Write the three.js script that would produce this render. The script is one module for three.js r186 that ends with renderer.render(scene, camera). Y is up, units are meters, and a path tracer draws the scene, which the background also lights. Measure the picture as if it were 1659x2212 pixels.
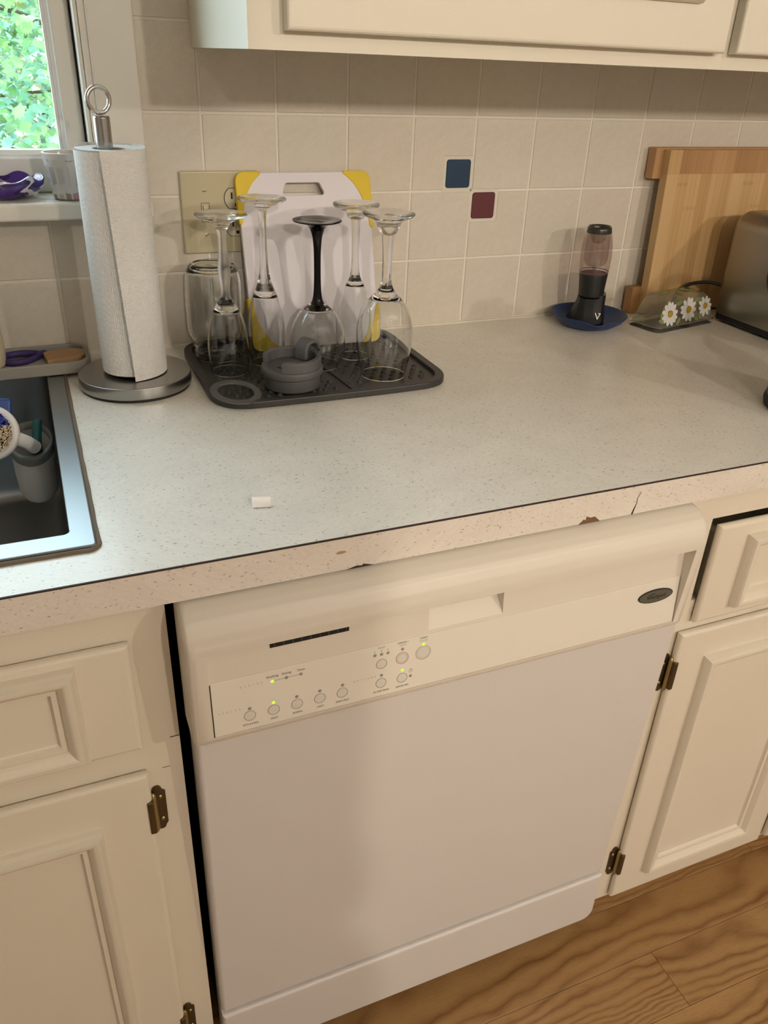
import * as THREE from 'three';
import { RoundedBoxGeometry } from 'three/addons/geometries/RoundedBoxGeometry.js';
import { mergeGeometries, mergeVertices, toCreasedNormals } from 'three/addons/utils/BufferGeometryUtils.js';
import { ImprovedNoise } from 'three/addons/math/ImprovedNoise.js';
import { MarchingCubes } from 'three/addons/objects/MarchingCubes.js';
import { Brush, Evaluator, SUBTRACTION } from 'three-bvh-csg';

// ------------------------------------------------------------------ camera, sky, sun, exposure
const scene = new THREE.Scene();
const camera = new THREE.PerspectiveCamera(2 * Math.atan(1106 / 1743.3) * 180 / Math.PI, 1659 / 2212, 0.02, 200);
{
  const R = [[0.9237469, 0.0370439, 0.3812077], [0.1567401, 0.8715859, -0.4645110], [-0.3494626, 0.4888412, 0.7993186]];   // rows: right, up, back
  const m = new THREE.Matrix4().makeBasis(new THREE.Vector3(...R[0]), new THREE.Vector3(...R[1]), new THREE.Vector3(...R[2]));
  camera.quaternion.setFromRotationMatrix(m);
  camera.position.set(-0.57286, 1.31917, 1.25796);
}
const renderer = new THREE.WebGLRenderer();
renderer.toneMapping = THREE.LinearToneMapping;
renderer.toneMappingExposure = 1.12;
renderer.shadowMap.enabled = true;
{ // clear bright sky: paler towards the horizon, the same all the way round
  const W = 16, H = 128, d = new Float32Array(W * H * 4);
  for (let j = 0; j < H; j++) {
    const e = Math.max(0, ((j + 0.5) / H - 0.5) * 2), k = Math.pow(e, 0.5);
    for (let i = 0; i < W; i++) d.set([4.9 - 1.5 * k, 6.1 - 1.3 * k, 6.5 - 0.9 * k, 1], (j * W + i) * 4);
  }
  const t = new THREE.DataTexture(d, W, H, THREE.RGBAFormat, THREE.FloatType);
  t.mapping = THREE.EquirectangularReflectionMapping; t.magFilter = THREE.LinearFilter; t.needsUpdate = true;
  scene.background = t; scene.backgroundIntensity = 1.05;
}
const sun = new THREE.DirectionalLight(new THREE.Color(1, 0.93, 0.78), 4.2);   // stands behind the house, so it reaches the trees only
sun.position.set(3, 9, 7); sun.target.position.set(-0.5, 1, -5); sun.castShadow = true;
Object.assign(sun.shadow.camera, { left: -12, right: 12, top: 12, bottom: -12, near: 0.5, far: 40 });
sun.name = 'sun'; scene.add(sun, sun.target);
const LAMP_COLOR = new THREE.Color(1.0, 0.88, 0.755), LAMP_POWER = 3.5;
const LAMPS = [[1.42, 1.97, 2.9], [0.18, 1.91, 2.9], [-0.74, 1.86, 2.9]];

// ------------------------------------------------------------------ helpers
let seed = 12345;
const rnd = () => { seed = (seed * 1664525 + 1013904223) >>> 0; return seed / 4294967296; };
const rr = (a, b) => a + (b - a) * rnd();
const PN = new ImprovedNoise();
const noise = (x, y, z = 0) => PN.noise(x, y, z);
const V = (x, y, z) => new THREE.Vector3(x, y, z);
const used = {};
const numbered = (n) => { used[n] = (used[n] ?? -1) + 1; return used[n] ? n + '_' + String(used[n]).padStart(3, '0') : n; };
const shade = (o) => { o.castShadow = o.receiveShadow = true; return o; };
function part(name, geo, mat, parent) { const m = shade(new THREE.Mesh(geo, mat)); m.name = name; parent.add(m); return m; }
function thing(name, label, category, pos = [0, 0, 0], group) {
  const o = new THREE.Group(); o.name = numbered(name); o.position.set(...pos); scene.add(o);
  o.userData = { label, category }; if (group) o.userData.group = group; return o;
}
function solo(name, geo, mat, label, category, pos = [0, 0, 0]) {
  const m = part(numbered(name), geo, mat, scene); m.position.set(...pos); m.userData = { label, category }; return m;
}
function structure(name, label) { const o = new THREE.Group(); o.name = name; scene.add(o); o.userData = { kind: 'structure', label, category: name.split('_')[0] }; return o; }
// uv in metres from position and normal
function metric(g, s = 1) {
  if (g.index) g = g.toNonIndexed();
  const p = g.attributes.position, n = g.attributes.normal, uv = new Float32Array(p.count * 2);
  for (let i = 0; i < p.count; i++) {
    const ax = Math.abs(n.getX(i)), ay = Math.abs(n.getY(i)), az = Math.abs(n.getZ(i));
    let u, v;
    if (ay >= ax && ay >= az) { u = p.getX(i); v = -p.getZ(i); } else if (az >= ax) { u = p.getX(i); v = p.getY(i); } else { u = p.getZ(i); v = p.getY(i); }
    uv[i * 2] = u * s; uv[i * 2 + 1] = v * s;
  }
  g.setAttribute('uv', new THREE.BufferAttribute(uv, 2)); return g;
}
const bx = (x0, x1, y0, y1, z0, z1) => metric(new THREE.BoxGeometry(x1 - x0, y1 - y0, z1 - z0).translate((x0 + x1) / 2, (y0 + y1) / 2, (z0 + z1) / 2));
const rb = (x0, x1, y0, y1, z0, z1, r = 0.003, seg = 2) => metric(new RoundedBoxGeometry(x1 - x0, y1 - y0, z1 - z0, seg, Math.min(r, (x1 - x0) / 2.01, (y1 - y0) / 2.01, (z1 - z0) / 2.01)).translate((x0 + x1) / 2, (y0 + y1) / 2, (z0 + z1) / 2));
// turned body; the profile is put in the order that makes its faces look outwards
const lathe = (pts, seg = 48, a0 = 0, a1 = Math.PI * 2) => new THREE.LatheGeometry((pts.reduce((v, [r, y], i) => (i ? v + (r * r + r * pts[i - 1][0] + pts[i - 1][0] ** 2) * (y - pts[i - 1][1]) : 0), 0) < 0 ? pts.slice().reverse() : pts).map(([r, y]) => new THREE.Vector2(Math.max(r, 1e-5), y)), seg, a0, a1);
const cyl = (r0, r1, y0, y1, seg = 32) => new THREE.CylinderGeometry(r1, r0, y1 - y0, seg).translate(0, (y0 + y1) / 2, 0);
const tube = (pts, r, seg = 48, rad = 10, closed = false) => new THREE.TubeGeometry(new THREE.CatmullRomCurve3(pts.map((p) => V(...p)), closed), seg, r, rad, closed);
const merge = (list) => mergeGeometries(list.map((g) => { g = g.index ? g.toNonIndexed() : g; for (const k of Object.keys(g.attributes)) if (!['position', 'normal', 'uv'].includes(k)) g.deleteAttribute(k); return g; }));
const smoothPts = (pts, n = 60) => new THREE.SplineCurve(pts.map(([a, b]) => new THREE.Vector2(a, b))).getPoints(n).map((p) => [p.x, p.y]);
function polyShape(pts) { const s = new THREE.Shape(); pts.forEach(([x, y], i) => (i ? s.lineTo(x, y) : s.moveTo(x, y))); s.closePath(); return s; }
function roundRectShape(x0, x1, y0, y1, r) {
  const s = new THREE.Shape(); s.moveTo(x0 + r, y0); s.lineTo(x1 - r, y0); s.absarc(x1 - r, y0 + r, r, -Math.PI / 2, 0); s.lineTo(x1, y1 - r); s.absarc(x1 - r, y1 - r, r, 0, Math.PI / 2);
  s.lineTo(x0 + r, y1); s.absarc(x0 + r, y1 - r, r, Math.PI / 2, Math.PI); s.lineTo(x0, y0 + r); s.absarc(x0 + r, y0 + r, r, Math.PI, Math.PI * 1.5); return s;
}
const slab = (shape, depth, bevel = 0, seg = 2, curve = 8) => new THREE.ExtrudeGeometry(shape, { depth: depth - 2 * bevel, bevelEnabled: bevel > 0, bevelThickness: bevel, bevelSize: bevel, bevelOffset: -bevel, bevelSegments: seg, curveSegments: curve }).translate(0, 0, bevel);
// picture-frame moulding with mitred corners, in the plane z = z0; prof: [inset from the outer edge, height]
function mitre(x0, x1, y0, y1, z0, prof) {
  const pos = [];
  const ring = ([d, h]) => [V(x0 + d, y0 + d, z0 + h), V(x1 - d, y0 + d, z0 + h), V(x1 - d, y1 - d, z0 + h), V(x0 + d, y1 - d, z0 + h)];
  for (let k = 0; k + 1 < prof.length; k++) {
    const a = ring(prof[k]), b = ring(prof[k + 1]);
    for (let i = 0; i < 4; i++) { const j = (i + 1) % 4; for (const q of [a[i], a[j], b[j], a[i], b[j], b[i]]) pos.push(q.x, q.y, q.z); }
  }
  const g = new THREE.BufferGeometry(); g.setAttribute('position', new THREE.Float32BufferAttribute(pos, 3)); g.computeVertexNormals();
  return metric(toCreasedNormals(g, 0.6));
}

// ------------------------------------------------------------------ textures and materials
function canvasTex(w, h, draw, srgb = true) {
  const c = document.createElement('canvas'); c.width = w; c.height = h; draw(c.getContext('2d'), w, h);
  const t = new THREE.CanvasTexture(c); t.wrapS = t.wrapT = THREE.RepeatWrapping; if (srgb) t.colorSpace = THREE.SRGBColorSpace; t.anisotropy = 8; return t;
}
function dataTex(w, h, f, srgb = true) {
  const d = new Uint8Array(w * h * 4);
  for (let y = 0; y < h; y++) for (let x = 0; x < w; x++) { const c = f(x / w, y / h, x, y); d.set(Array.isArray(c) ? [...c.map((k) => Math.max(0, Math.min(255, k))), 255] : [c, c, c, 255], (y * w + x) * 4); }
  const t = new THREE.DataTexture(d, w, h); t.magFilter = THREE.LinearFilter; t.minFilter = THREE.LinearMipmapLinearFilter; t.generateMipmaps = true;
  t.wrapS = t.wrapT = THREE.RepeatWrapping; if (srgb) t.colorSpace = THREE.SRGBColorSpace; t.needsUpdate = true; return t;
}
// noise that repeats after one unit
const loop = (u, v, f, z = 0) => { const a = u * Math.PI * 2, b = v * Math.PI * 2, k = f / (Math.PI * 2); return noise(Math.cos(a) * k + 7.3 + z, Math.sin(a) * k + Math.cos(b) * k * 1.31, Math.sin(b) * k + 3.1 * z); };
const grainBump = dataTex(256, 256, (u, v) => 128 + 60 * loop(u, v, 40) + 45 * loop(u, v, 90, 5) + 20 * (rnd() - 0.5), false);
const rep = (t, s) => { const c = t.clone(); c.repeat.set(s, s); c.needsUpdate = true; return c; };
const std = (color, roughness, extra = {}) => new THREE.MeshPhysicalMaterial({ color, roughness, ...extra });
const lin = (r, g, b) => new THREE.Color().setRGB(r, g, b);

const speckle = canvasTex(1024, 1024, (c, w, h) => {      // half a metre of laminate
  c.fillStyle = 'rgb(233,230,221)'; c.fillRect(0, 0, w, h);
  const img = c.getImageData(0, 0, w, h);
  for (let i = 0; i < w * h; i++) { const x = i % w, y = (i / w) | 0, n = 5 * loop(x / w, y / h, 12) + 6 * loop(x / w, y / h, 120, 2) + 9 * (rnd() - 0.5); for (let k = 0; k < 3; k++) img.data[i * 4 + k] += n; }
  c.putImageData(img, 0, 0);
  const tones = ['120,115,105', '150,140,125', '95,90,84', '160,150,138', '128,108,86'];
  for (let i = 0; i < 3400; i++) {
    const x = rnd() * w, y = rnd() * h, l = rr(1.2, 4.6) * (rnd() < 0.08 ? 1.7 : 1), a = rr(-0.7, 0.7), th = rr(0.7, 1.9);
    c.strokeStyle = `rgba(${tones[(rnd() * 5) | 0]},${rr(0.28, 0.85)})`; c.lineWidth = th; c.lineCap = 'round';
    for (const ox of [-w, 0, w]) for (const oy of [-h, 0, h]) { if (x + ox < -9 || x + ox > w + 9 || y + oy < -9 || y + oy > h + 9) continue; c.beginPath(); c.moveTo(x + ox, y + oy); c.lineTo(x + ox + l * Math.cos(a), y + oy + l * Math.sin(a)); c.stroke(); }
  }
});
const M = {
  laminate: std(lin(0.96, 0.955, 0.945), 0.28, { map: rep(speckle, 2), bumpMap: rep(grainBump, 18), bumpScale: 0.00006 }),
  laminateEdge: std(lin(0.86, 0.82, 0.80), 0.42, { map: rep(speckle, 2) }),
  seam: std(lin(0.03, 0.018, 0.014), 0.7),
  chip: std(lin(0.16, 0.085, 0.035), 0.85),
  stain: std(lin(0.42, 0.27, 0.13), 0.7),
  wallPaint: std(lin(0.44, 0.425, 0.39), 0.75, { bumpMap: rep(grainBump, 8), bumpScale: 0.0003 }),
  ceiling: std(lin(0.55, 0.54, 0.51), 0.85),
  grout: std(lin(0.80, 0.75, 0.66), 0.8, { bumpMap: rep(grainBump, 20), bumpScale: 0.0003 }),
  caulk: std(lin(0.70, 0.66, 0.56), 0.55),
  brownCaulk: std(lin(0.26, 0.205, 0.145), 0.6, { bumpMap: rep(grainBump, 30), bumpScale: 0.0006 }),
  cabinet: std(lin(0.71, 0.65, 0.535), 0.42, { bumpMap: rep(grainBump, 14), bumpScale: 0.00016 }),
  cabinetUpper: std(lin(0.73, 0.69, 0.575), 0.42, { bumpMap: rep(grainBump, 14), bumpScale: 0.00016 }),
  hinge: std(lin(0.13, 0.095, 0.05), 0.42, { metalness: 0.85 }),
  hingeBright: std(lin(0.42, 0.33, 0.14), 0.3, { metalness: 0.9 }),
  applianceWhite: std(lin(0.645, 0.62, 0.59), 0.38, { bumpMap: rep(grainBump, 30), bumpScale: 0.00012 }),
  consoleWhite: std(lin(0.70, 0.65, 0.56), 0.42, { bumpMap: rep(grainBump, 40), bumpScale: 0.00005 }),
  darkVoid: std(lin(0.012, 0.012, 0.012), 0.9),
  trim: std(lin(0.72, 0.69, 0.61), 0.4, { bumpMap: rep(grainBump, 10), bumpScale: 0.00012 }),
  bead: std(lin(0.74, 0.76, 0.74), 0.4),
  pane: new THREE.MeshPhysicalMaterial({ color: 0xffffff, transmission: 1, roughness: 0, thickness: 0, ior: 1.5 }),
  steel: std(lin(0.40, 0.39, 0.375), 0.27, { metalness: 1, anisotropy: 0.4 }),
  steelSink: std(lin(0.28, 0.295, 0.30), 0.34, { metalness: 1, bumpMap: rep(grainBump, 8), bumpScale: 0.00004 }),
  chrome: std(lin(0.60, 0.59, 0.57), 0.14, { metalness: 1 }),
  rubber: std(lin(0.012, 0.012, 0.013), 0.7),
  paper: std(lin(0.84, 0.83, 0.80), 0.95, { bumpMap: null }),
  mat: std(lin(0.036, 0.035, 0.033), 0.45),
  lid: std(lin(0.098, 0.098, 0.098), 0.5),
  sheetGlass: new THREE.MeshPhysicalMaterial({ color: lin(0.97, 0.985, 0.98), transmission: 1, roughness: 0, thickness: 0, ior: 1.52 }),
  solidGlass: new THREE.MeshPhysicalMaterial({ color: lin(0.98, 0.99, 0.985), transmission: 1, roughness: 0.0, thickness: 0.01, ior: 1.5 }),
  frostGlass: new THREE.MeshPhysicalMaterial({ color: lin(0.93, 0.95, 0.94), transmission: 1, roughness: 0.28, thickness: 0.01, ior: 1.45 }),
  blackGlass: std(lin(0.004, 0.004, 0.005), 0.10, { specularIntensity: 0.6 }),
  boardWhite: std(lin(0.74, 0.71, 0.75), 0.5, { bumpMap: rep(grainBump, 20), bumpScale: 0.0001 }),
  yellow: std(lin(0.72, 0.52, 0.001), 0.5),
  ivory: std(lin(0.52, 0.465, 0.30), 0.35),
  ivoryLight: std(lin(0.56, 0.51, 0.36), 0.35),
  blue: std(lin(0.012, 0.036, 0.12), 0.42),
  blackPlastic: std(lin(0.010, 0.010, 0.010), 0.38),
  smoke: new THREE.MeshPhysicalMaterial({ color: lin(0.80, 0.74, 0.74), transmission: 1, roughness: 0.02, thickness: 0, ior: 1.5 }),
  smokeDark: new THREE.MeshPhysicalMaterial({ color: lin(0.82, 0.78, 0.75), transmission: 1, roughness: 0.05, thickness: 0, ior: 1.5 }),
  smokeTop: new THREE.MeshPhysicalMaterial({ color: lin(0.10, 0.10, 0.085), transmission: 1, roughness: 0.05, thickness: 0, ior: 1.5 }),
  white: std(lin(0.82, 0.82, 0.80), 0.5),
  greyPlastic: std(lin(0.27, 0.26, 0.225), 0.5),
  sponge: std(lin(0.42, 0.26, 0.13), 0.95, { bumpMap: rep(grainBump, 30), bumpScale: 0.001 }),
  purple: std(lin(0.035, 0.018, 0.11), 0.6),
  petal: std(lin(0.80, 0.80, 0.77), 0.55),
  daisyEye: std(lin(0.50, 0.30, 0.02), 0.7),
  leafPaint: std(lin(0.26, 0.30, 0.11), 0.6),
  cord: std(lin(0.008, 0.008, 0.008), 0.5),
};

// ------------------------------------------------------------------ the room shell
const room = { x0: -2.4, x1: 2.6, z1: 4.6, h: 2.44 };
const WIN = { x0: -1.36, x1: -0.4755, y0: 1.117, y1: 2.06 };
const P = 0.1095, Y0 = 0.9163;                                   // tile pitch and the base line of the tiling
const wallBack = structure('wall_back', 'kitchen wall with square beige tiles above the counter');
part('plaster', merge([bx(room.x0 - 0.15, WIN.x0, 0, room.h, -0.15, -0.0075), bx(WIN.x1, room.x1 + 0.15, 0, room.h, -0.15, -0.0075), bx(WIN.x0, WIN.x1, 0, WIN.y0, -0.15, -0.0075), bx(WIN.x0, WIN.x1, WIN.y1, room.h, -0.15, -0.0075)]), M.wallPaint, wallBack);
part('grout', merge([bx(-0.4755, 1.2, 0.905, 1.574, -0.0072, -0.0014), bx(-1.42, -0.4755, 0.905, 1.117, -0.0072, -0.0014)]), M.grout, wallBack);
const tileMats = [];
{
  const base = [[0.555, 0.505, 0.415], [0.565, 0.51, 0.42], [0.545, 0.50, 0.415], [0.56, 0.515, 0.43], [0.55, 0.495, 0.405]];
  const cloud = dataTex(256, 256, (u, v) => { const n = 240 + 3 * loop(u, v, 5) + 4 * loop(u, v, 30, 3) + 7 * (rnd() - 0.5); return [n, n, n - 1]; });
  for (const [r, g, b] of base) tileMats.push(std(lin(r * 1.36, g * 1.37, b * 1.41), 0.4, { map: rep(cloud, 3), bumpMap: rep(grainBump, 10), bumpScale: 0.00012 }));
}
const tileBlue = std(lin(0.016, 0.045, 0.095), 0.32), tileRed = std(lin(0.125, 0.032, 0.038), 0.35);
{
  const G = 0.0018, geos = new Map();
  const tileGeo = (pts, key) => { if (!geos.has(key)) geos.set(key, metric(slab(polyShape(pts), 0.0075, 0.0009, 1))); return geos.get(key); };
  for (let j = 0; j < 6; j++) for (let i = -13; i < 10; i++) {
    const x0 = i * P + G, x1 = (i + 1) * P - G, ya = j ? Y0 + j * P + (j === 1 ? 0.001 : 0) : 0.9175, y0 = ya + G, y1 = Y0 + (j + 1) * P + (j === 0 ? 0.001 : 0) - G;
    if (x0 < -0.44 && j > 1) continue;
    if (j > 3 && x0 > -0.4) continue;
    const w = x1 - x0, h = Math.min(y1, i < -4 ? 1.1165 : 9) - y0;
    let pts = [[0, 0], [w, 0], [w, h], [0, h]], key = w.toFixed(4) + h.toFixed(4);
    if (i === 0 && j === 2) { const nx = 0.0555, ny = 0.0505; pts = [[0, 0], [nx, 0], [nx, ny], [w, ny], [w, h], [0, h]]; key = 'notch_blue'; }
    if (i === 1 && j === 1) { const nx = 0.0505, ny = 0.0575; pts = [[0, 0], [w, 0], [w, h], [nx, h], [nx, ny], [0, ny]]; key = 'notch_red'; }
    const t = part('tile', tileGeo(pts, key), tileMats[(i * 7 + j * 3 + 200) % 5], wallBack);
    t.position.set(x0, y0, -0.0075 + ((i * 5 + j * 11 + 90) % 4) * 0.00012);
    t.name = 'tile';
  }
  const inset = (x0, x1, y0, y1, m, label) => {
    part('grout_border', metric(slab(polyShape([[x0 - 0.006, y0 - 0.006], [x1 + 0.006, y0 - 0.006], [x1 + 0.006, y1 + 0.006], [x0 - 0.006, y1 + 0.006]]), 0.0058, 0.0003, 1).translate(0, 0, -0.0066)), M.caulk, wallBack);
    const t = part('accent_tile', metric(slab(roundRectShape(x0, x1, y0, y1, 0.0045), 0.0075, 0.0008, 1, 3)).translate(0, 0, -0.0068), m, wallBack); t.userData.label = label;
  };
  inset(0.0615, 0.1052, 1.1400, 1.1830, tileBlue, 'small dark blue accent tile');
  inset(0.1130, 0.1560, 1.0910, 1.1325, tileRed, 'small dark red accent tile');
  part('counter_caulk', metric(new THREE.CylinderGeometry(0.003, 0.003, 2.6, 8).rotateZ(Math.PI / 2).translate(-0.1, 0.9148, -0.0006)), M.caulk, wallBack);
}
const wl = structure('wall_left', 'painted side wall'); part('plaster', bx(room.x0 - 0.15, room.x0, 0, room.h, 0, room.z1), M.wallPaint, wl);
const wr = structure('wall_right', 'painted side wall'); part('plaster', bx(room.x1, room.x1 + 0.15, 0, room.h, 0, room.z1), M.wallPaint, wr);
const wf = structure('wall_front', 'painted wall across the room'); part('plaster', bx(room.x0 - 0.15, room.x1 + 0.15, 0, room.h, room.z1, room.z1 + 0.15), M.wallPaint, wf);
const ce = structure('ceiling', 'white kitchen ceiling'); part('plaster', bx(room.x0 - 0.3, room.x1 + 0.3, room.h, room.h + 0.15, -0.4, room.z1 + 0.3), M.ceiling, ce);

// floor of oak planks
const floor = structure('floor', 'oak plank floor running along the cabinets');
{
  part('subfloor', bx(room.x0 - 0.15, room.x1 + 0.15, -0.12, -0.0102, -0.15, room.z1 + 0.15), M.chip, floor);
  const oak = (k) => dataTex(1024, 192, (u, v) => {              // about 1.2 m by 0.2 m
    const x = u * 6, y = v - 0.5, cx = 0.1 * Math.sin(k * 2.1);
    const wob = 0.10 * noise(x * 0.55, y * 1.2, k * 9.1) + 0.035 * noise(x * 2.3, y * 5, k * 3.7) + 0.012 * noise(x * 7, y * 14, k);
    const d = y - cx + wob, t = 17 * d * d * (1.2 + 0.5 * Math.sin(k)) + (k % 2 ? 0.62 : -0.55) * x * 0.85 + 0.9 * noise(x * 0.7, y * 2.2, k * 5.5) + 0.25 * noise(x * 4, y * 3, k + 40);
    const f = ((t % 1) + 1) % 1, line = Math.pow(Math.max(0, 1 - Math.abs(f - 0.5) * 2), 2.2);
    const fine = noise(x * 9, v * 150, k * 2.2), pore = Math.max(0, noise(x * 16, v * 240, k * 4.4) - 0.25), tone = 8 * noise(x * 0.4, v * 2, k * 7);
    const s = 0.50 * line * (0.75 + 0.5 * noise(x * 1.5, v * 6, k + 11)) + 0.09 * fine + 0.30 * pore;
    return [178 + tone - 96 * s, 139 + tone - 96 * s, 90 + tone * 0.8 - 76 * s];
  });
  const oaks = [0, 1, 2, 3, 4, 5].map((k) => { const m = std(lin(0.86, 0.86, 0.86), 0.36, { map: oak(k + 1) }); return m; });
  const rows = [[-0.01, 0.1935], [0.1935, 0.387], [0.387, 0.5805], [0.5805, 0.676], [0.676, 0.7725], [0.7725, 0.869], [0.869, 0.9655]];
  for (let z = 0.9655; z < room.z1; z += 0.193) rows.push([z, Math.min(z + 0.193, room.z1)]);
  const joints = { 3: [-0.95, 0.86], 4: [-1.02, 0.217, 1.4], 5: [-0.6, 0.69] };
  rows.forEach(([z0, z1], r) => {
    const cuts = [room.x0, ...(joints[r] ?? [-1.6 + ((r * 0.47) % 1.1), -0.4 + ((r * 0.47) % 1.1), 0.8 + ((r * 0.47) % 1.1)]), room.x1];
    for (let k = 0; k + 1 < cuts.length; k++) {
      const g = slab(polyShape([[cuts[k] + 0.0003, -z1 + 0.0003], [cuts[k + 1] - 0.0003, -z1 + 0.0003], [cuts[k + 1] - 0.0003, -z0 - 0.0003], [cuts[k] + 0.0003, -z0 - 0.0003]]), 0.010, 0.0006, 1).rotateX(-Math.PI / 2).translate(0, -0.010, 0);
      const p = g.attributes.position, uv = new Float32Array(p.count * 2), off = ((r * 5 + k * 3) % 7) / 7;
      for (let i = 0; i < p.count; i++) { uv[i * 2] = (p.getX(i) - cuts[k]) / 1.25 + off; uv[i * 2 + 1] = (z1 - p.getZ(i)) / 0.193 * (z1 - z0 < 0.11 ? 0.9 : 1); }
      g.setAttribute('uv', new THREE.BufferAttribute(uv, 2));
      part('plank', g, oaks[(r * 2 + k * 3 + 1) % 6], floor);
    }
  });
}

// window over the sink
const win = structure('window_1', 'painted window over the sink');
{
  const jx = -0.4755, top = 2.06;
  part('casing', rb(-0.4675, -0.409, 1.139, 2.14, -0.001, 0.017, 0.003), M.trim, win);
  part('casing', rb(-1.43, -1.3685, 1.139, 2.14, -0.001, 0.017, 0.003), M.trim, win);
  part('casing', rb(-1.43, -0.409, 2.08, 2.14, -0.0005, 0.0185, 0.003), M.trim, win);
  part('jamb', bx(jx, jx + 0.0079, 1.139, top, -0.14, 0.0115), M.trim, win);
  part('jamb', bx(WIN.x0 - 0.0075, WIN.x0, 1.139, top, -0.14, 0.0), M.trim, win);
  part('jamb', bx(WIN.x0, jx, 2.05, top + 0.012, -0.14, 0.0), M.trim, win);
  part('stop_moulding', rb(-0.4815, -0.4752, 1.139, 2.05, -0.026, 0.006, 0.003, 4), M.trim, win);
  part('stop_moulding', rb(-1.3675, -1.3555, 1.139, 2.05, -0.026, 0.004, 0.0045, 4), M.bead, win);
  part('weatherstrip', bx(-0.4826, -0.4812, 1.1395, 2.05, -0.060, -0.0255), M.rubber, win);
  const sz0 = -0.068, sz1 = -0.030;                               // sash
  part('sash_stile', rb(-0.5085, -0.4832, 1.1395, 2.05, sz0, sz1, 0.003), M.trim, win);
  part('sash_stile', rb(-1.353, -1.324, 1.1395, 2.05, sz0, sz1, 0.003), M.trim, win);
  part('sash_rail', rb(-1.324, -0.5085, 1.1395, 1.1845, sz0, sz1 - 0.0004, 0.003), M.trim, win);
  part('sash_rail', rb(-1.324, -0.5085, 2.005, 2.05, sz0, sz1 - 0.0004, 0.003), M.trim, win);
  part('glazing_bead', mitre(-1.324, -0.5085, 1.1845, 2.005, -0.032, [[0, 0], [0.0012, -0.002], [0.0045, -0.0025], [0.0048, -0.006], [0.009, -0.0065], [0.0095, -0.018]]), M.bead, win);
  part('pane', bx(-1.324, -0.5085, 1.1845, 2.005, -0.0535, -0.0505), M.pane, win);
  part('sill', merge([rb(-1.46, -0.4125, 1.1165, 1.139, 0.0, 0.061, 0.004, 3), bx(WIN.x0, jx, 1.117, 1.1388, -0.15, 0.004)]), M.trim, win);
}

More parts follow.
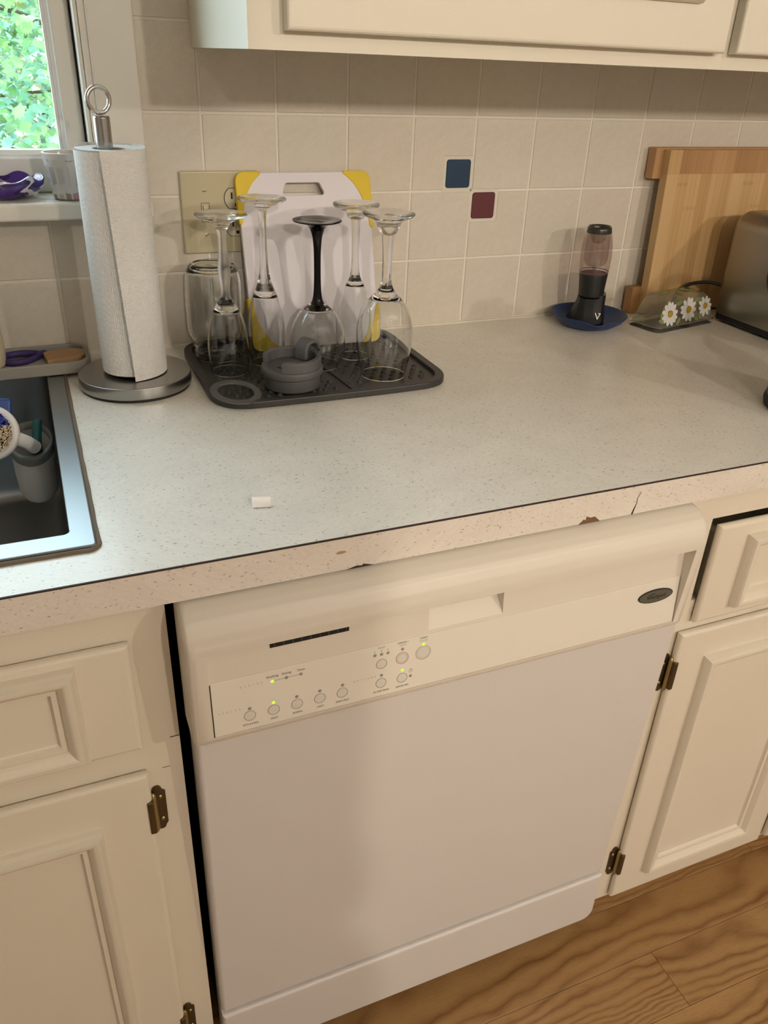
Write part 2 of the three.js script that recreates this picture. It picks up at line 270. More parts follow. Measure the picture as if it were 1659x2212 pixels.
// trees and ground beyond the window
{
  const ground = structure('ground', 'leaf-strewn slope outside'); ground.userData.category = 'ground';
  part('soil', bx(-14, 12, -0.9, -0.6, -22, -0.3), std(lin(0.16, 0.13, 0.07), 1), ground);
  const leafShape = new THREE.Shape();
  [[0, 0], [0.18, 0.1], [0.5, 0.02], [0.42, 0.28], [0.62, 0.5], [0.34, 0.58], [0.3, 0.78], [0.12, 0.72], [0, 1.0], [-0.12, 0.72], [-0.3, 0.78], [-0.34, 0.58], [-0.62, 0.5], [-0.42, 0.28], [-0.5, 0.02], [-0.18, 0.1]].forEach(([x, y], i) => (i ? leafShape.lineTo(x, y) : leafShape.moveTo(x, y)));
  const leafGeo = new THREE.ShapeGeometry(leafShape);
  { const p = leafGeo.attributes.position; for (let i = 0; i < p.count; i++) p.setZ(i, -0.35 * p.getX(i) * p.getX(i) - 0.12 * p.getY(i) * p.getY(i)); leafGeo.computeVertexNormals(); }
  const leafMat = new THREE.MeshPhysicalMaterial({ color: lin(1, 1, 1), roughness: 0.75, transmission: 0.4, thickness: 0, side: THREE.DoubleSide });
  const bark = std(lin(0.13, 0.10, 0.07), 0.95, { bumpMap: rep(grainBump, 4), bumpScale: 0.01 });
  const dummy = new THREE.Object3D(), col = new THREE.Color();
  function tree(name, label, [tx, tz], n, box, size, tones) {
    const t = thing(name, label, 'tree', [tx, -0.6, tz], 'trees outside the window');
    const trunk = [];
    trunk.push(tube([[0, 0, 0], [0.06, 1.2, 0.03], [-0.04, 2.4, -0.05], [0.05, 3.6, 0]], 0.07, 20, 8));
    for (let k = 0; k < 9; k++) { const h = rr(0.5, 3.2), a = rr(0, 6.28), l = rr(0.5, box[0]); trunk.push(tube([[0, h, 0], [Math.cos(a) * l * 0.5, h + rr(0.05, 0.3), Math.sin(a) * l * 0.5], [Math.cos(a) * l, h + rr(-0.1, 0.4), Math.sin(a) * l]], 0.014, 10, 5)); }
    part('trunk', merge(trunk), bark, t);
    const im = shade(new THREE.InstancedMesh(leafGeo, leafMat, n)); im.name = 'foliage'; im.userData.kind = 'stuff';
    for (let k = 0; k < n; k++) {
      const a = rr(0, 6.283), e = Math.acos(rr(-1, 1)), q = Math.pow(rnd(), 0.4);
      dummy.position.set(Math.cos(a) * Math.sin(e) * q * box[0], 2.0 + Math.cos(e) * q * box[1], Math.sin(a) * Math.sin(e) * q * box[2]);
      dummy.rotation.set(rr(-1.9, -0.4), rr(-0.9, 0.9), rr(-3.1, 3.1)); dummy.scale.setScalar(size * rr(0.6, 1.35)); dummy.updateMatrix(); im.setMatrixAt(k, dummy.matrix);
      const c = tones[(rnd() * tones.length) | 0], s = rr(0.75, 1.25); im.setColorAt(k, col.setRGB(c[0] * s, c[1] * s, c[2] * s));
    }
    t.add(im);
  }
  const A = [[0.16, 0.36, 0.13], [0.20, 0.42, 0.14], [0.27, 0.50, 0.17], [0.19, 0.42, 0.28]], B = [[0.16, 0.34, 0.24], [0.20, 0.40, 0.30], [0.22, 0.40, 0.18]], D = [[0.42, 0.46, 0.18], [0.28, 0.44, 0.16], [0.55, 0.52, 0.32]];
  tree('maple_tree', 'sunlit green leafy tree close outside the window', [-0.25, -4.2], 3400, [1.3, 1.6, 1.0], 0.066, A);
  tree('maple_tree', 'paler blue-green leafy tree further beyond the window', [0.9, -7.0], 5200, [2.4, 2.4, 1.6], 0.10, B);
  tree('maple_tree', 'yellow-green leafy tree in the depth of the garden', [-2.2, -8.5], 5200, [2.8, 2.6, 1.6], 0.11, [...D, ...A]);
  tree('maple_tree', 'dense green shrubby tree low behind the others', [0.2, -10.5], 6000, [4.2, 2.4, 1.4], 0.13, [...B, ...A, ...D]);
}

// ------------------------------------------------------------------ countertop
const CY = 0.914, CF = 0.629, CB = 0.876;
{
  const t = thing('countertop', 'white speckled laminate worktop over the dishwasher with a chipped front edge', 'countertop', [0, 0, 0]);
  const hx0 = -1.155, hx1 = -0.5655, hz0 = 0.052, hz1 = 0.5705;
  part('laminate_top', merge([bx(hx1, 1.5, CB, CY, 0.0012, CF - 0.0016), bx(-1.7, hx0, CB, CY, 0.0012, CF - 0.0016), bx(hx0, hx1, CB, CY, 0.0012, hz0), bx(hx0, hx1, CB, CY, hz1, CF - 0.0016)]), M.laminate, t);
  const strip = part('edge_strip', bx(-1.7, 1.5, CB, CY - 0.0019, CF - 0.0016, CF), M.laminateEdge, t);
  part('edge_seam', bx(-1.7, 1.5, CY - 0.0019, CY - 0.0003, CF - 0.0016, CF - 0.0002), M.seam, t);
  const face = (pts, m, name, th = 0.0003) => part(name, slab(polyShape(pts), th).translate(0, 0, CF), m, t);
  const cx = -0.0415;                                             // chip, crack, stain and ragged lower edge
  face([[cx - 0.020, CB - 0.0005], [cx - 0.0135, CB + 0.0055], [cx - 0.011, CB + 0.0035], [cx - 0.0105, CB + 0.0085], [cx - 0.0045, CB + 0.006], [cx + 0.001, CB + 0.0065], [cx + 0.009, CB - 0.0005]], M.chip, 'chip');
  face([[0.010, CB], [0.0125, CB], [0.0135, CB + 0.006], [0.0155, CB + 0.014], [0.0150, CB + 0.020], [0.0185, CB + 0.0275], [0.0178, CB + 0.0275], [0.0143, CB + 0.020], [0.0148, CB + 0.014], [0.0118, CB + 0.006]], M.seam, 'crack');
  face([[-0.3475, CB + 0.0205], [-0.3445, CB + 0.0225], [-0.338, CB + 0.0222], [-0.336, CB + 0.0205], [-0.340, CB + 0.0195], [-0.3455, CB + 0.0195]], M.stain, 'stain');
  face([[-0.336, CB - 0.0004], [-0.325, CB + 0.0022], [-0.3195, CB + 0.0012], [-0.318, CB + 0.0030], [-0.307, CB - 0.0004]], M.seam, 'chip');
  void strip;
}

// ------------------------------------------------------------------ base cabinets
const OGEE = [[0, 0], [0.0004, 0.006], [0.002, 0.0105], [0.005, 0.0135], [0.009, 0.0138], [0.0125, 0.0118], [0.0155, 0.0080], [0.0175, 0.0035], [0.0182, 0.0050], [0.0225, 0.0048], [0.0238, 0.0012], [0.0252, 0.0002], [0.0258, -0.001]];
const FZ = 0.605, DZ = 0.617;
function hinge(parent, x, y, s) {                                 // face-mount hinge: knuckle on the door side, wavy plate on the frame
  const g = new THREE.Group(); g.name = 'hinge'; g.position.set(x, y, FZ); parent.add(g);
  const sh = new THREE.Shape(); sh.moveTo(0, -0.030); sh.bezierCurveTo(0.004, -0.035, 0.010, -0.034, 0.0105, -0.028); sh.lineTo(0.013, -0.024); sh.lineTo(0.0135, 0.024); sh.lineTo(0.010, 0.027); sh.bezierCurveTo(0.010, 0.034, 0.003, 0.036, 0, 0.030); sh.closePath();
  const leaf = slab(sh, 0.0022, 0.0006, 2); if (s < 0) leaf.rotateY(Math.PI).translate(0, 0, 0.0022);
  part('frame_leaf', leaf, M.hinge, g);
  part('knuckle', merge([cyl(0.0034, 0.0034, -0.024, 0.024, 16), lathe([[0, -0.029], [0.0022, -0.0285], [0.0034, -0.024]], 16), lathe([[0.0034, 0.024], [0.0022, 0.0285], [0, 0.029]], 16)]).translate(-0.0002 * s, 0, 0.0065), M.hingeBright, g);
  part('door_leaf', rb(s > 0 ? -0.0075 : 0.0005, s > 0 ? -0.0005 : 0.0075, -0.024, 0.024, 0, 0.0148, 0.0015), M.hinge, g);
  for (const dy of [-0.017, 0.017]) part('screw', lathe([[0, 0.0016], [0.0018, 0.0012], [0.0026, 0]], 12).rotateX(Math.PI / 2).translate(0.0075 * s, dy, 0.0021), M.hingeBright, g);
}
function front(parent, name, x0, x1, y0, y1, px, py, top, material = M.cabinet) {   // slab door with a raised moulding set in from the edge
  const sh = polyShape([[x0, y0], [x1, y0], [x1, y1], [x0, y1]]);
  const d = part(name, metric(slab(sh, DZ - FZ, 0.0055, 4).translate(0, 0, FZ + 0.0008)), material, parent);
  part('moulding', mitre(x0 + px, x1 - px, y0 + py, y1 - (top ?? py), DZ + 0.0007, OGEE.map(([a, h]) => [a * 1.08, h])), material, d);
  return d;
}
function baseCabinet(name, label, x0, x1, stileL, stileR, rail = 0.847) {
  const t = thing(name, label, 'cabinet', [0, 0, 0], 'base cabinets under the worktop');
  const Z0 = 0.585, F0 = 0.090;
  part('face_frame', merge([bx(x0, x0 + stileL, F0, CB - 0.0005, Z0, FZ), bx(x1 - stileR, x1, F0, CB - 0.0005, Z0, FZ), bx(x0 + stileL, x1 - stileR, rail, CB - 0.0005, Z0, FZ), bx(x0 + stileL, x1 - stileR, 0.640, 0.702, Z0, FZ), bx(x0 + stileL, x1 - stileR, F0, 0.150, Z0, FZ)]), M.cabinet, t);
  part('carcass', merge([bx(x0, x0 + 0.016, F0, CB - 0.001, 0.02, Z0), bx(x1 - 0.016, x1, F0, CB - 0.001, 0.02, Z0), bx(x0, x1, F0, F0 + 0.016, 0.02, Z0), bx(x0, x1, F0 + 0.016, CB - 0.001, 0.01, 0.02), bx(x0 + 0.016, x1 - 0.016, 0.664, 0.676, 0.02, Z0)]), M.cabinet, t);
  part('toe_kick', bx(x0, x1, 0.0, F0, 0.505, 0.52), M.cabinet, t);
  return t;
}
{
  const L = baseCabinet('base_cabinet', 'cream sink cabinet left of the dishwasher with false drawer front and panelled door', -1.155, -0.5115, 0.05, 0.050, 0.800);
  front(L, 'drawer_front', -1.115, -0.5490, 0.6940, 0.8290, 0.0505, 0.0085, 0.0105);
  front(L, 'door', -1.115, -0.5485, 0.105, 0.6580, 0.0530, 0.058);
  hinge(L, -0.5470, 0.594, 1); hinge(L, -0.5470, 0.186, 1);
  part('shadow_line', bx(-0.5215, -0.5117, 0.6905, 0.6915, FZ - 0.001, FZ + 0.0003), M.seam, L); part('shadow_line', bx(-0.5330, -0.5250, 0.6503, 0.6508, FZ - 0.001, FZ + 0.0003), M.seam, L);  // shadow lines on the stile, put in as thin dark strips
  const R = baseCabinet('base_cabinet', 'cream cabinet right of the dishwasher with drawer above a panelled door', 0.1205, 0.83, 0.046, 0.04, 0.8285);
  front(R, 'drawer_front', 0.1720, 0.4700, 0.6705, 0.8220, 0.0495, 0.0195);
  front(R, 'door', 0.1545, 0.4820, 0.100, 0.6555, 0.0510, 0.0485);
  front(R, 'drawer_front', 0.5080, 0.8060, 0.6705, 0.8220, 0.0495, 0.0195);
  front(R, 'door', 0.4985, 0.8150, 0.100, 0.6555, 0.0510, 0.0485);
  for (const x of [0.186, 0.523]) part('drawer_box', merge([bx(x, x + 0.265, 0.69, 0.70, 0.15, 0.60), bx(x, x + 0.012, 0.70, 0.80, 0.15, 0.60), bx(x + 0.253, x + 0.265, 0.70, 0.80, 0.15, 0.60), bx(x, x + 0.265, 0.70, 0.80, 0.15, 0.162)]), M.cabinet, R);
  hinge(R, 0.1530, 0.584, -1); hinge(R, 0.1530, 0.184, -1); hinge(R, 0.4970, 0.184, -1);
}

// ------------------------------------------------------------------ dishwasher
{
  const t = thing('dishwasher', 'white built-in dishwasher with control console between the cream cabinets', 'dishwasher', [0, 0, 0]);
  part('tub', bx(-0.494, 0.105, 0.03, 0.862, 0.06, 0.575), M.darkVoid, t);
  part('door_panel', rb(-0.5000, 0.1160, -0.523, 0.006, -0.0425, 0, 0.006, 4), M.applianceWhite, t).position.set(0, 0.712, 0.6400); t.children[t.children.length - 1].rotation.x = 0.0385;
  part('door_edge', bx(-0.4975, 0.112, 0.19, 0.70, 0.572, 0.588), M.blackPlastic, t);
  { // lower panel with a rounded top edge and rounded lower corners
    const s = new THREE.Shape(), x0 = -0.5000, x1 = 0.1165, y0 = 0.0760, y1 = 0.1860, r = 0.022;
    s.moveTo(x0, y1); s.lineTo(x0, y0 + r); s.absarc(x0 + r, y0 + r, r, Math.PI, 1.5 * Math.PI); s.lineTo(x1 - r, y0); s.absarc(x1 - r, y0 + r, r, -Math.PI / 2, 0); s.lineTo(x1, y1); s.closePath();
    part('lower_panel', metric(slab(s, 0.046, 0.005, 5, 10).translate(0, 0, 0.5775)), M.applianceWhite, t);
  }
  // console: swept outer body with a wedge-shaped recess cut into it
  const prof = new THREE.Shape();
  prof.moveTo(-0.600, 0.711); prof.lineTo(-0.647, 0.711); prof.quadraticCurveTo(-0.6525, 0.7115, -0.6530, 0.718); prof.lineTo(-0.6602, 0.826); prof.bezierCurveTo(-0.6625, 0.850, -0.655, 0.866, -0.640, 0.8705); prof.lineTo(-0.628, 0.8735); prof.lineTo(-0.600, 0.8735); prof.closePath();
  const len = 0.6120, bev = 0.010;
  let outer = new THREE.ExtrudeGeometry(prof, { depth: len - 2 * bev, bevelEnabled: true, bevelThickness: bev, bevelSize: bev * 0.8, bevelOffset: -bev * 0.8, bevelSegments: 5, curveSegments: 14 });
  outer = outer.rotateY(Math.PI / 2).translate(-0.5035 + bev, 0, 0);   // local x -> -z, extrusion -> +x
  const clean = (g) => { g = g.clone(); g.deleteAttribute('uv'); g.deleteAttribute('normal'); g = mergeVertices(g, 1e-6); g.computeVertexNormals(); return g; };
  const wedge = new THREE.ExtrudeGeometry(polyShape([[-0.72, 0.7200], [-0.6512, 0.7200], [-0.6432, 0.8275], [-0.652, 0.8295], [-0.72, 0.8310]]), { depth: 0.5760, bevelEnabled: false }).rotateY(Math.PI / 2).translate(-0.4845, 0, 0);
  const pocket = new THREE.ExtrudeGeometry(polyShape([[-0.70, 0.7885], [-0.6462, 0.7895], [-0.6320, 0.8060], [-0.6320, 0.8285], [-0.70, 0.8285]]), { depth: 0.0905, bevelEnabled: false }).rotateY(Math.PI / 2).translate(-0.2475, 0, 0);
  const ev = new Evaluator(); ev.attributes = ['position', 'normal']; ev.useGroups = false;
  let b = ev.evaluate(new Brush(clean(outer)), new Brush(clean(wedge)), SUBTRACTION);
  b = ev.evaluate(new Brush(clean(b.geometry)), new Brush(clean(pocket)), SUBTRACTION);
  let cg = b.geometry.clone(); for (const k of Object.keys(cg.attributes)) if (k !== 'position') cg.deleteAttribute(k);
  cg = cg.index ? cg.toNonIndexed() : cg; cg.computeVertexNormals(); cg = toCreasedNormals(cg, 0.55);
  const con = part('console', metric(cg), M.consoleWhite, t);
  // control panel on the slanted face of the recess
  const up = V(0, 0.1075, -0.0080).normalize(), nrm = V(0, 0.0080, 0.1075).normalize(), PX0 = -0.4818, PX1 = 0.0905, PH = 0.0655;
  const frame = new THREE.Matrix4().makeBasis(V(1, 0, 0), up, nrm).setPosition(0, 0.7203, 0.65135);
  const pw = PX1 - PX0, W = 2048, H = 236, sx = W / pw, sy = H / PH;
  const panelTex = canvasTex(W, H, (c) => {
    c.fillStyle = 'rgb(232,229,219)'; c.fillRect(0, 0, W, H);
    const X = (x) => (x - PX0) * sx, Y = (s) => H - s * sy;
    const text = (str, x, s, h, col, style = '', gap = 0, sq = 0.92) => { c.save(); c.translate(X(x), Y(s)); c.scale(sq, 1); c.fillStyle = col; c.font = `${style} ${h}px sans-serif`; c.textAlign = 'center'; c.textBaseline = 'middle'; if (gap) { const n = str.length; for (let i = 0; i < n; i++) c.fillText(str[i], (i - (n - 1) / 2) * gap, 0); } else c.fillText(str, 0, 0); c.restore(); };
    const dk = 'rgb(95,92,88)', md = 'rgb(150,145,136)', lt = 'rgb(176,171,160)';
    const ring = (x, s, r, col, w = 2) => { c.strokeStyle = col; c.lineWidth = w; c.beginPath(); c.arc(X(x), Y(s), r, 0, 7); c.stroke(); };
    text('POTS & PANS', -0.4452, 0.0062, 10, dk, 'bold'); text('HEAVY', -0.4205, 0.0062, 10, dk, 'bold'); text('NORMAL', -0.3958, 0.0062, 10, dk, 'bold'); text('LIGHT', -0.3711, 0.0062, 10, dk, 'bold'); text('RINSE ONLY', -0.3465, 0.0060, 10, dk, 'bold');
    text('HI-TEMP WASH', -0.3024, 0.0060, 10, dk, 'bold'); text('HEATED DRY', -0.2778, 0.0058, 10, dk, 'bold');
    text('CYCLES', -0.4655, 0.0272, 10, md, '', 16); text('STATUS', -0.4418, 0.0532, 10, md, '', 16.5); text('OPTIONS', -0.3212, 0.0267, 10, md, '', 15.5);
    text('Washing', -0.4201, 0.0580, 12, dk, 'bold'); text('Drying', -0.4054, 0.0582, 12, dk, 'bold'); text('Clean', -0.3903, 0.0582, 12, dk, 'bold');
    c.strokeStyle = md; c.lineWidth = 2; c.beginPath(); c.moveTo(X(-0.4204), Y(0.0524)); c.lineTo(X(-0.3905), Y(0.0530)); c.stroke();
    text('DELAY', -0.3022, 0.0620, 11, dk, ''); text('2', -0.3098, 0.0578, 11, dk); text('4', -0.3022, 0.0578, 11, dk); text('6', -0.2948, 0.0578, 11, dk);
    text('CANCEL /', -0.2778, 0.0624, 11, dk, 'bold'); text('DRAIN', -0.2776, 0.0588, 10, lt); text('START/', -0.2533, 0.0622, 11, dk, 'bold'); text('RESUME', -0.2533, 0.0586, 10, lt);
    ring(-0.3022, 0.0415, 12, md, 2); c.strokeStyle = md; c.lineWidth = 2; c.beginPath(); c.arc(X(-0.3022), Y(0.0415), 11, 0.3, 4.2); c.stroke(); c.beginPath(); c.moveTo(X(-0.3022), Y(0.0415)); c.lineTo(X(-0.3022) + 9, Y(0.0415)); c.stroke();
    ring(-0.2783, 0.0428, 9, 'rgb(170,120,105)', 2); c.strokeStyle = 'rgb(170,120,105)'; c.beginPath(); for (const d of [-1, 1]) { c.moveTo(X(-0.2783) - 4, Y(0.0428) - 4 * d); c.lineTo(X(-0.2783) + 4, Y(0.0428) + 4 * d); } c.stroke();
    c.strokeStyle = 'rgb(150,150,125)'; c.beginPath(); c.moveTo(X(-0.2536) - 11, Y(0.0436)); c.lineTo(X(-0.2536), Y(0.0436) - 11); c.lineTo(X(-0.2536) + 11, Y(0.0436)); c.lineTo(X(-0.2536), Y(0.0436) + 11); c.closePath(); c.stroke(); c.beginPath(); c.moveTo(X(-0.2536), Y(0.0436) - 9); c.lineTo(X(-0.2536), Y(0.0436) + 1); c.stroke();
    ring(-0.2679, 0.0232, 6, md, 2); c.strokeStyle = md; c.lineWidth = 2; c.beginPath(); c.arc(X(-0.2679), Y(0.0232) - 6, 4, Math.PI, 0); c.stroke();
  });
  panelTex.wrapS = panelTex.wrapT = THREE.ClampToEdgeWrapping;
  const pg = new RoundedBoxGeometry(pw, PH, 0.0012, 1, 0.0004).translate((PX0 + PX1) / 2, PH / 2, 0.0004).toNonIndexed();
  { const p = pg.attributes.position, uv = new Float32Array(p.count * 2); for (let i = 0; i < p.count; i++) { uv[2 * i] = (p.getX(i) - PX0) / pw; uv[2 * i + 1] = p.getY(i) / PH; } pg.setAttribute('uv', new THREE.BufferAttribute(uv, 2)); }
  const cp = part('control_panel', pg, std(lin(0.92, 0.90, 0.86), 0.45, { map: panelTex }), t); cp.applyMatrix4(frame);
  const gapG = merge([bx(PX0 - 0.0009, PX1 + 0.0007, -0.0010, 0.0006, -0.0004, 0.0003), bx(PX0 - 0.0009, PX0 + 0.0003, -0.0006, PH * 0.97, -0.0004, 0.0003), bx(PX1 - 0.0003, PX1 + 0.0008, -0.0006, PH * 0.97, -0.0004, 0.0003)]);
  part('panel_gap', gapG, M.seam, t).applyMatrix4(frame);
  const btnMat = std(lin(0.66, 0.63, 0.56), 0.5), ringMat = std(lin(0.34, 0.32, 0.27), 0.6), redRing = std(lin(0.45, 0.24, 0.19), 0.6), greenRing = std(lin(0.40, 0.40, 0.29), 0.6);
  const flat = (g, x, s, z) => g.rotateX(Math.PI / 2).translate(x, s, z);
  const button = (x, s, r, rings) => {
    const g = new THREE.Group(); g.name = 'button'; t.add(g); g.applyMatrix4(frame);
    part('cap', flat(lathe([[0, 0.0005], [r * 0.9, 0.00045], [r, 0]], 32), x, s, 0.0010), btnMat, g);
    for (const [q, m] of rings) part('outline', new THREE.TorusGeometry(q, 0.00034, 6, 40).translate(x, s, 0.0012), m, g);
  };
  for (const x of [-0.4454, -0.4207, -0.3960, -0.3713, -0.3466, -0.3026, -0.2780]) button(x, 0.0169, 0.0058, [[0.0059, ringMat]]);
  button(-0.3022, 0.0415, 0.0058, [[0.0059, ringMat]]); button(-0.2783, 0.0428, 0.0070, [[0.0071, redRing], [0.0053, redRing]]); button(-0.2536, 0.0436, 0.0086, [[0.0087, greenRing], [0.0068, greenRing]]);
  const off = std(lin(0.28, 0.26, 0.225), 0.5), on = std(lin(0.3, 0.5, 0.05), 0.4, { emissive: lin(0.50, 0.95, 0.02), emissiveIntensity: 0.95 });
  for (const [x, s, lit] of [[-0.4452, 0.0257, 0], [-0.4206, 0.0258, 1], [-0.3959, 0.0262, 0], [-0.3712, 0.0263, 0], [-0.3461, 0.0264, 0], [-0.4204, 0.0521, 1], [-0.4057, 0.0528, 0], [-0.3905, 0.0530, 0], [-0.3097, 0.0540, 0], [-0.3022, 0.0538, 0], [-0.2948, 0.0537, 0], [-0.2781, 0.0541, 0], [-0.2534, 0.0538, 1], [-0.2778, 0.0267, 1], [-0.3022, 0.0268, 0], [-0.2681, 0.0167, 0]]) {
    const m = part('led', flat(lathe([[0, 0.0005], [0.0013, 0.0004], [lit ? 0.0018 : 0.0019, 0]], 16), x, s, 0.00105), lit ? on : off, t); m.applyMatrix4(frame); if (lit) m.userData.label = 'lit green indicator led';
  }
  { // oval badge
    const e = new THREE.Shape(); e.absellipse(0, 0, 0.0258, 0.0092, 0, Math.PI * 2);
    const badge = canvasTex(512, 184, (c, w, h) => { c.fillStyle = 'rgb(128,132,126)'; c.fillRect(0, 0, w, h); c.strokeStyle = 'rgb(62,62,56)'; c.lineWidth = 14; c.beginPath(); c.ellipse(w / 2, h / 2, w / 2 - 5, h / 2 - 5, 0, 0, 7); c.stroke(); c.fillStyle = 'rgb(22,22,20)'; c.font = 'bold 62px serif'; c.textAlign = 'center'; c.textBaseline = 'middle'; c.save(); c.translate(w / 2 + 6, h / 2 + 8); c.scale(0.86, 1); c.fillText('Whirlpool', 0, 0); c.restore(); c.lineWidth = 7; c.strokeStyle = 'rgb(22,22,20)'; c.beginPath(); c.ellipse(w / 2 - 60, h / 2 - 28, 46, 8, -0.12, 2.6, 6.6); c.stroke(); c.beginPath(); c.ellipse(w / 2 - 56, h / 2 - 32, 30, 5, -0.1, 2.9, 6.5); c.stroke(); });
    const bg = slab(e, 0.0018, 0.0006, 3, 24); const p = bg.attributes.position, uv = new Float32Array(p.count * 2);
    for (let i = 0; i < p.count; i++) { uv[2 * i] = p.getX(i) / 0.0516 + 0.5; uv[2 * i + 1] = p.getY(i) / 0.0184 + 0.5; } bg.setAttribute('uv', new THREE.BufferAttribute(uv, 2));
    const bm = part('badge', bg.translate(0.0560, 0.0455, 0.0008), std(lin(0.75, 0.75, 0.72), 0.3, { map: badge, metalness: 0.55 }), t); bm.applyMatrix4(frame); bm.userData.label = 'grey oval badge with dark lettering';
  }
  // vent slot under the lip
  const vent = part('vent', merge([bx(-0.4205, -0.3380, 0.8120, 0.8292, 0.6405, 0.6452)]), M.darkVoid, t); vent.userData.label = 'black steam vent slot';
  for (let k = 0; k < 9; k++) part('vent_rib', bx(-0.4163 + k * 0.0094, -0.4158 + k * 0.0094, 0.8123, 0.829, 0.6448, 0.6455), M.chip, vent);
  void con;
}

// ------------------------------------------------------------------ upper cabinets
{
  const UB = 1.3235, UT = 2.10, UF = 0.312;
  function upper(label, x0, x1, doors) {
    const t = thing('upper_cabinet', label, 'cabinet', [0, 0, 0], 'upper cabinets on the tiled wall');
    const ins = x0 + 0.019, ine = x1 - 0.019;
    part('side_panel', bx(x0, ins, UB, UT, 0.0008, UF - 0.019), M.cabinetUpper, t); part('side_panel', bx(ine, x1, UB, UT, 0.0008, UF - 0.019), M.cabinetUpper, t);
    part('bottom', bx(ins, ine, UB + 0.012, UB + 0.026, 0.0008, UF - 0.019), M.cabinetUpper, t); part('top', bx(x0, x1, UT, UT + 0.016, 0.0008, UF), M.cabinetUpper, t); part('back', bx(ins, ine, UB + 0.026, UT, 0.0009, 0.006), M.cabinetUpper, t);
    part('face_frame', merge([bx(x0 - 0.0006, x0 + 0.040, UB, UT, UF - 0.019, UF), bx(x1 - 0.002, x1, UB, UT, UF - 0.019, UF), bx(x0 + 0.040, x1 - 0.002, UB, UB + 0.030, UF - 0.019, UF), bx(x0 + 0.040, x1 - 0.002, UT - 0.04, UT, UF - 0.019, UF)]), M.cabinetUpper, t);
    if (x0 > 0) part('filler', bx(0.2906, 0.2953, UB, 1.3445, UF - 0.015, UF - 0.0002), M.cabinetUpper, t);
    for (const [a, c] of doors) {
      const d = part('door', metric(slab(polyShape([[a, 1.3415], [c, 1.3415], [c, 2.075], [a, 2.075]]), 0.019, 0.004, 3).translate(0, 0, UF + 0.0008)), M.cabinetUpper, t);
      part('moulding', mitre(a + 0.056, c - 0.056, 1.3925, 2.02, UF + 0.0198, OGEE), M.cabinetUpper, d);
    }
  }
  upper('cream upper cabinet with one wide door above the drying mat', -0.3345, 0.2905, [[-0.298, 0.2790]]);
  upper('cream upper cabinet above the toaster and bamboo board', 0.2955, 1.10, [[0.2985, 0.688], [0.695, 1.085]]);
}

// ------------------------------------------------------------------ wall plate with switch and socket
{
  const t = thing('switch_plate', 'ivory double wall plate with toggle switch and power socket on the tiles', 'switch plate', [-0.3085, 1.1125, 0.0005]);
  part('plate', slab(roundRectShape(-0.0575, 0.0575, -0.0575, 0.0575, 0.003), 0.0055, 0.0025, 4).translate(0, 0, 0), M.ivory, t);
  part('switch_slot', bx(-0.0285, -0.0175, -0.012, 0.0135, 0.0050, 0.00575), M.ivoryLight, t);
  part('slot_gap', bx(-0.0292, -0.0168, -0.0127, 0.0142, 0.0048, 0.0056), M.seam, t);
  part('toggle', rb(-0.0265, -0.0195, -0.004, 0.008, 0.005, 0.013, 0.001).rotateX(-0.35), M.ivoryLight, t);
  for (const y of [0.0305, -0.0305]) { const s = new THREE.Group(); s.name = 'screw'; s.position.set(-0.023, y, 0.0054); s.rotation.z = y > 0 ? 0.1 : 0.5; t.add(s); part('head', lathe([[0, 0.0014], [0.0022, 0.001], [0.0034, 0]], 20).rotateX(Math.PI / 2), M.ivoryLight, s); part('slot', bx(-0.003, 0.003, -0.0004, 0.0004, 0.001, 0.0016), M.seam, s); }
  for (const y of [0.0195, -0.0195]) {
    const r = new THREE.Group(); r.name = 'socket'; r.position.set(0.023, y, 0.0052); t.add(r);
    const sh = new THREE.Shape(); sh.absarc(0, 0, 0.0172, -0.95, 0.95); sh.absarc(0, 0, 0.0172, Math.PI - 0.95, Math.PI + 0.95); sh.closePath();
    part('gap', slab(sh, 0.0006).scale(1.05, 1.05, 1), M.seam, r); part('face', slab(sh, 0.0016, 0.0004, 1), M.ivoryLight, r);
    for (const [x, h] of [[-0.0065, 0.009], [0.0065, 0.0075]]) part('blade_slot', bx(x - 0.0012, x + 0.0012, 0.0005 - h / 2 + 0.0035, 0.0005 + h / 2 + 0.0035, 0.001, 0.0018), M.darkVoid, r);
    part('ground_hole', cyl(0.0026, 0.0026, 0, 0.0006, 16).rotateX(Math.PI / 2).translate(0, -0.0085, 0.0013), M.darkVoid, r);
  }
}

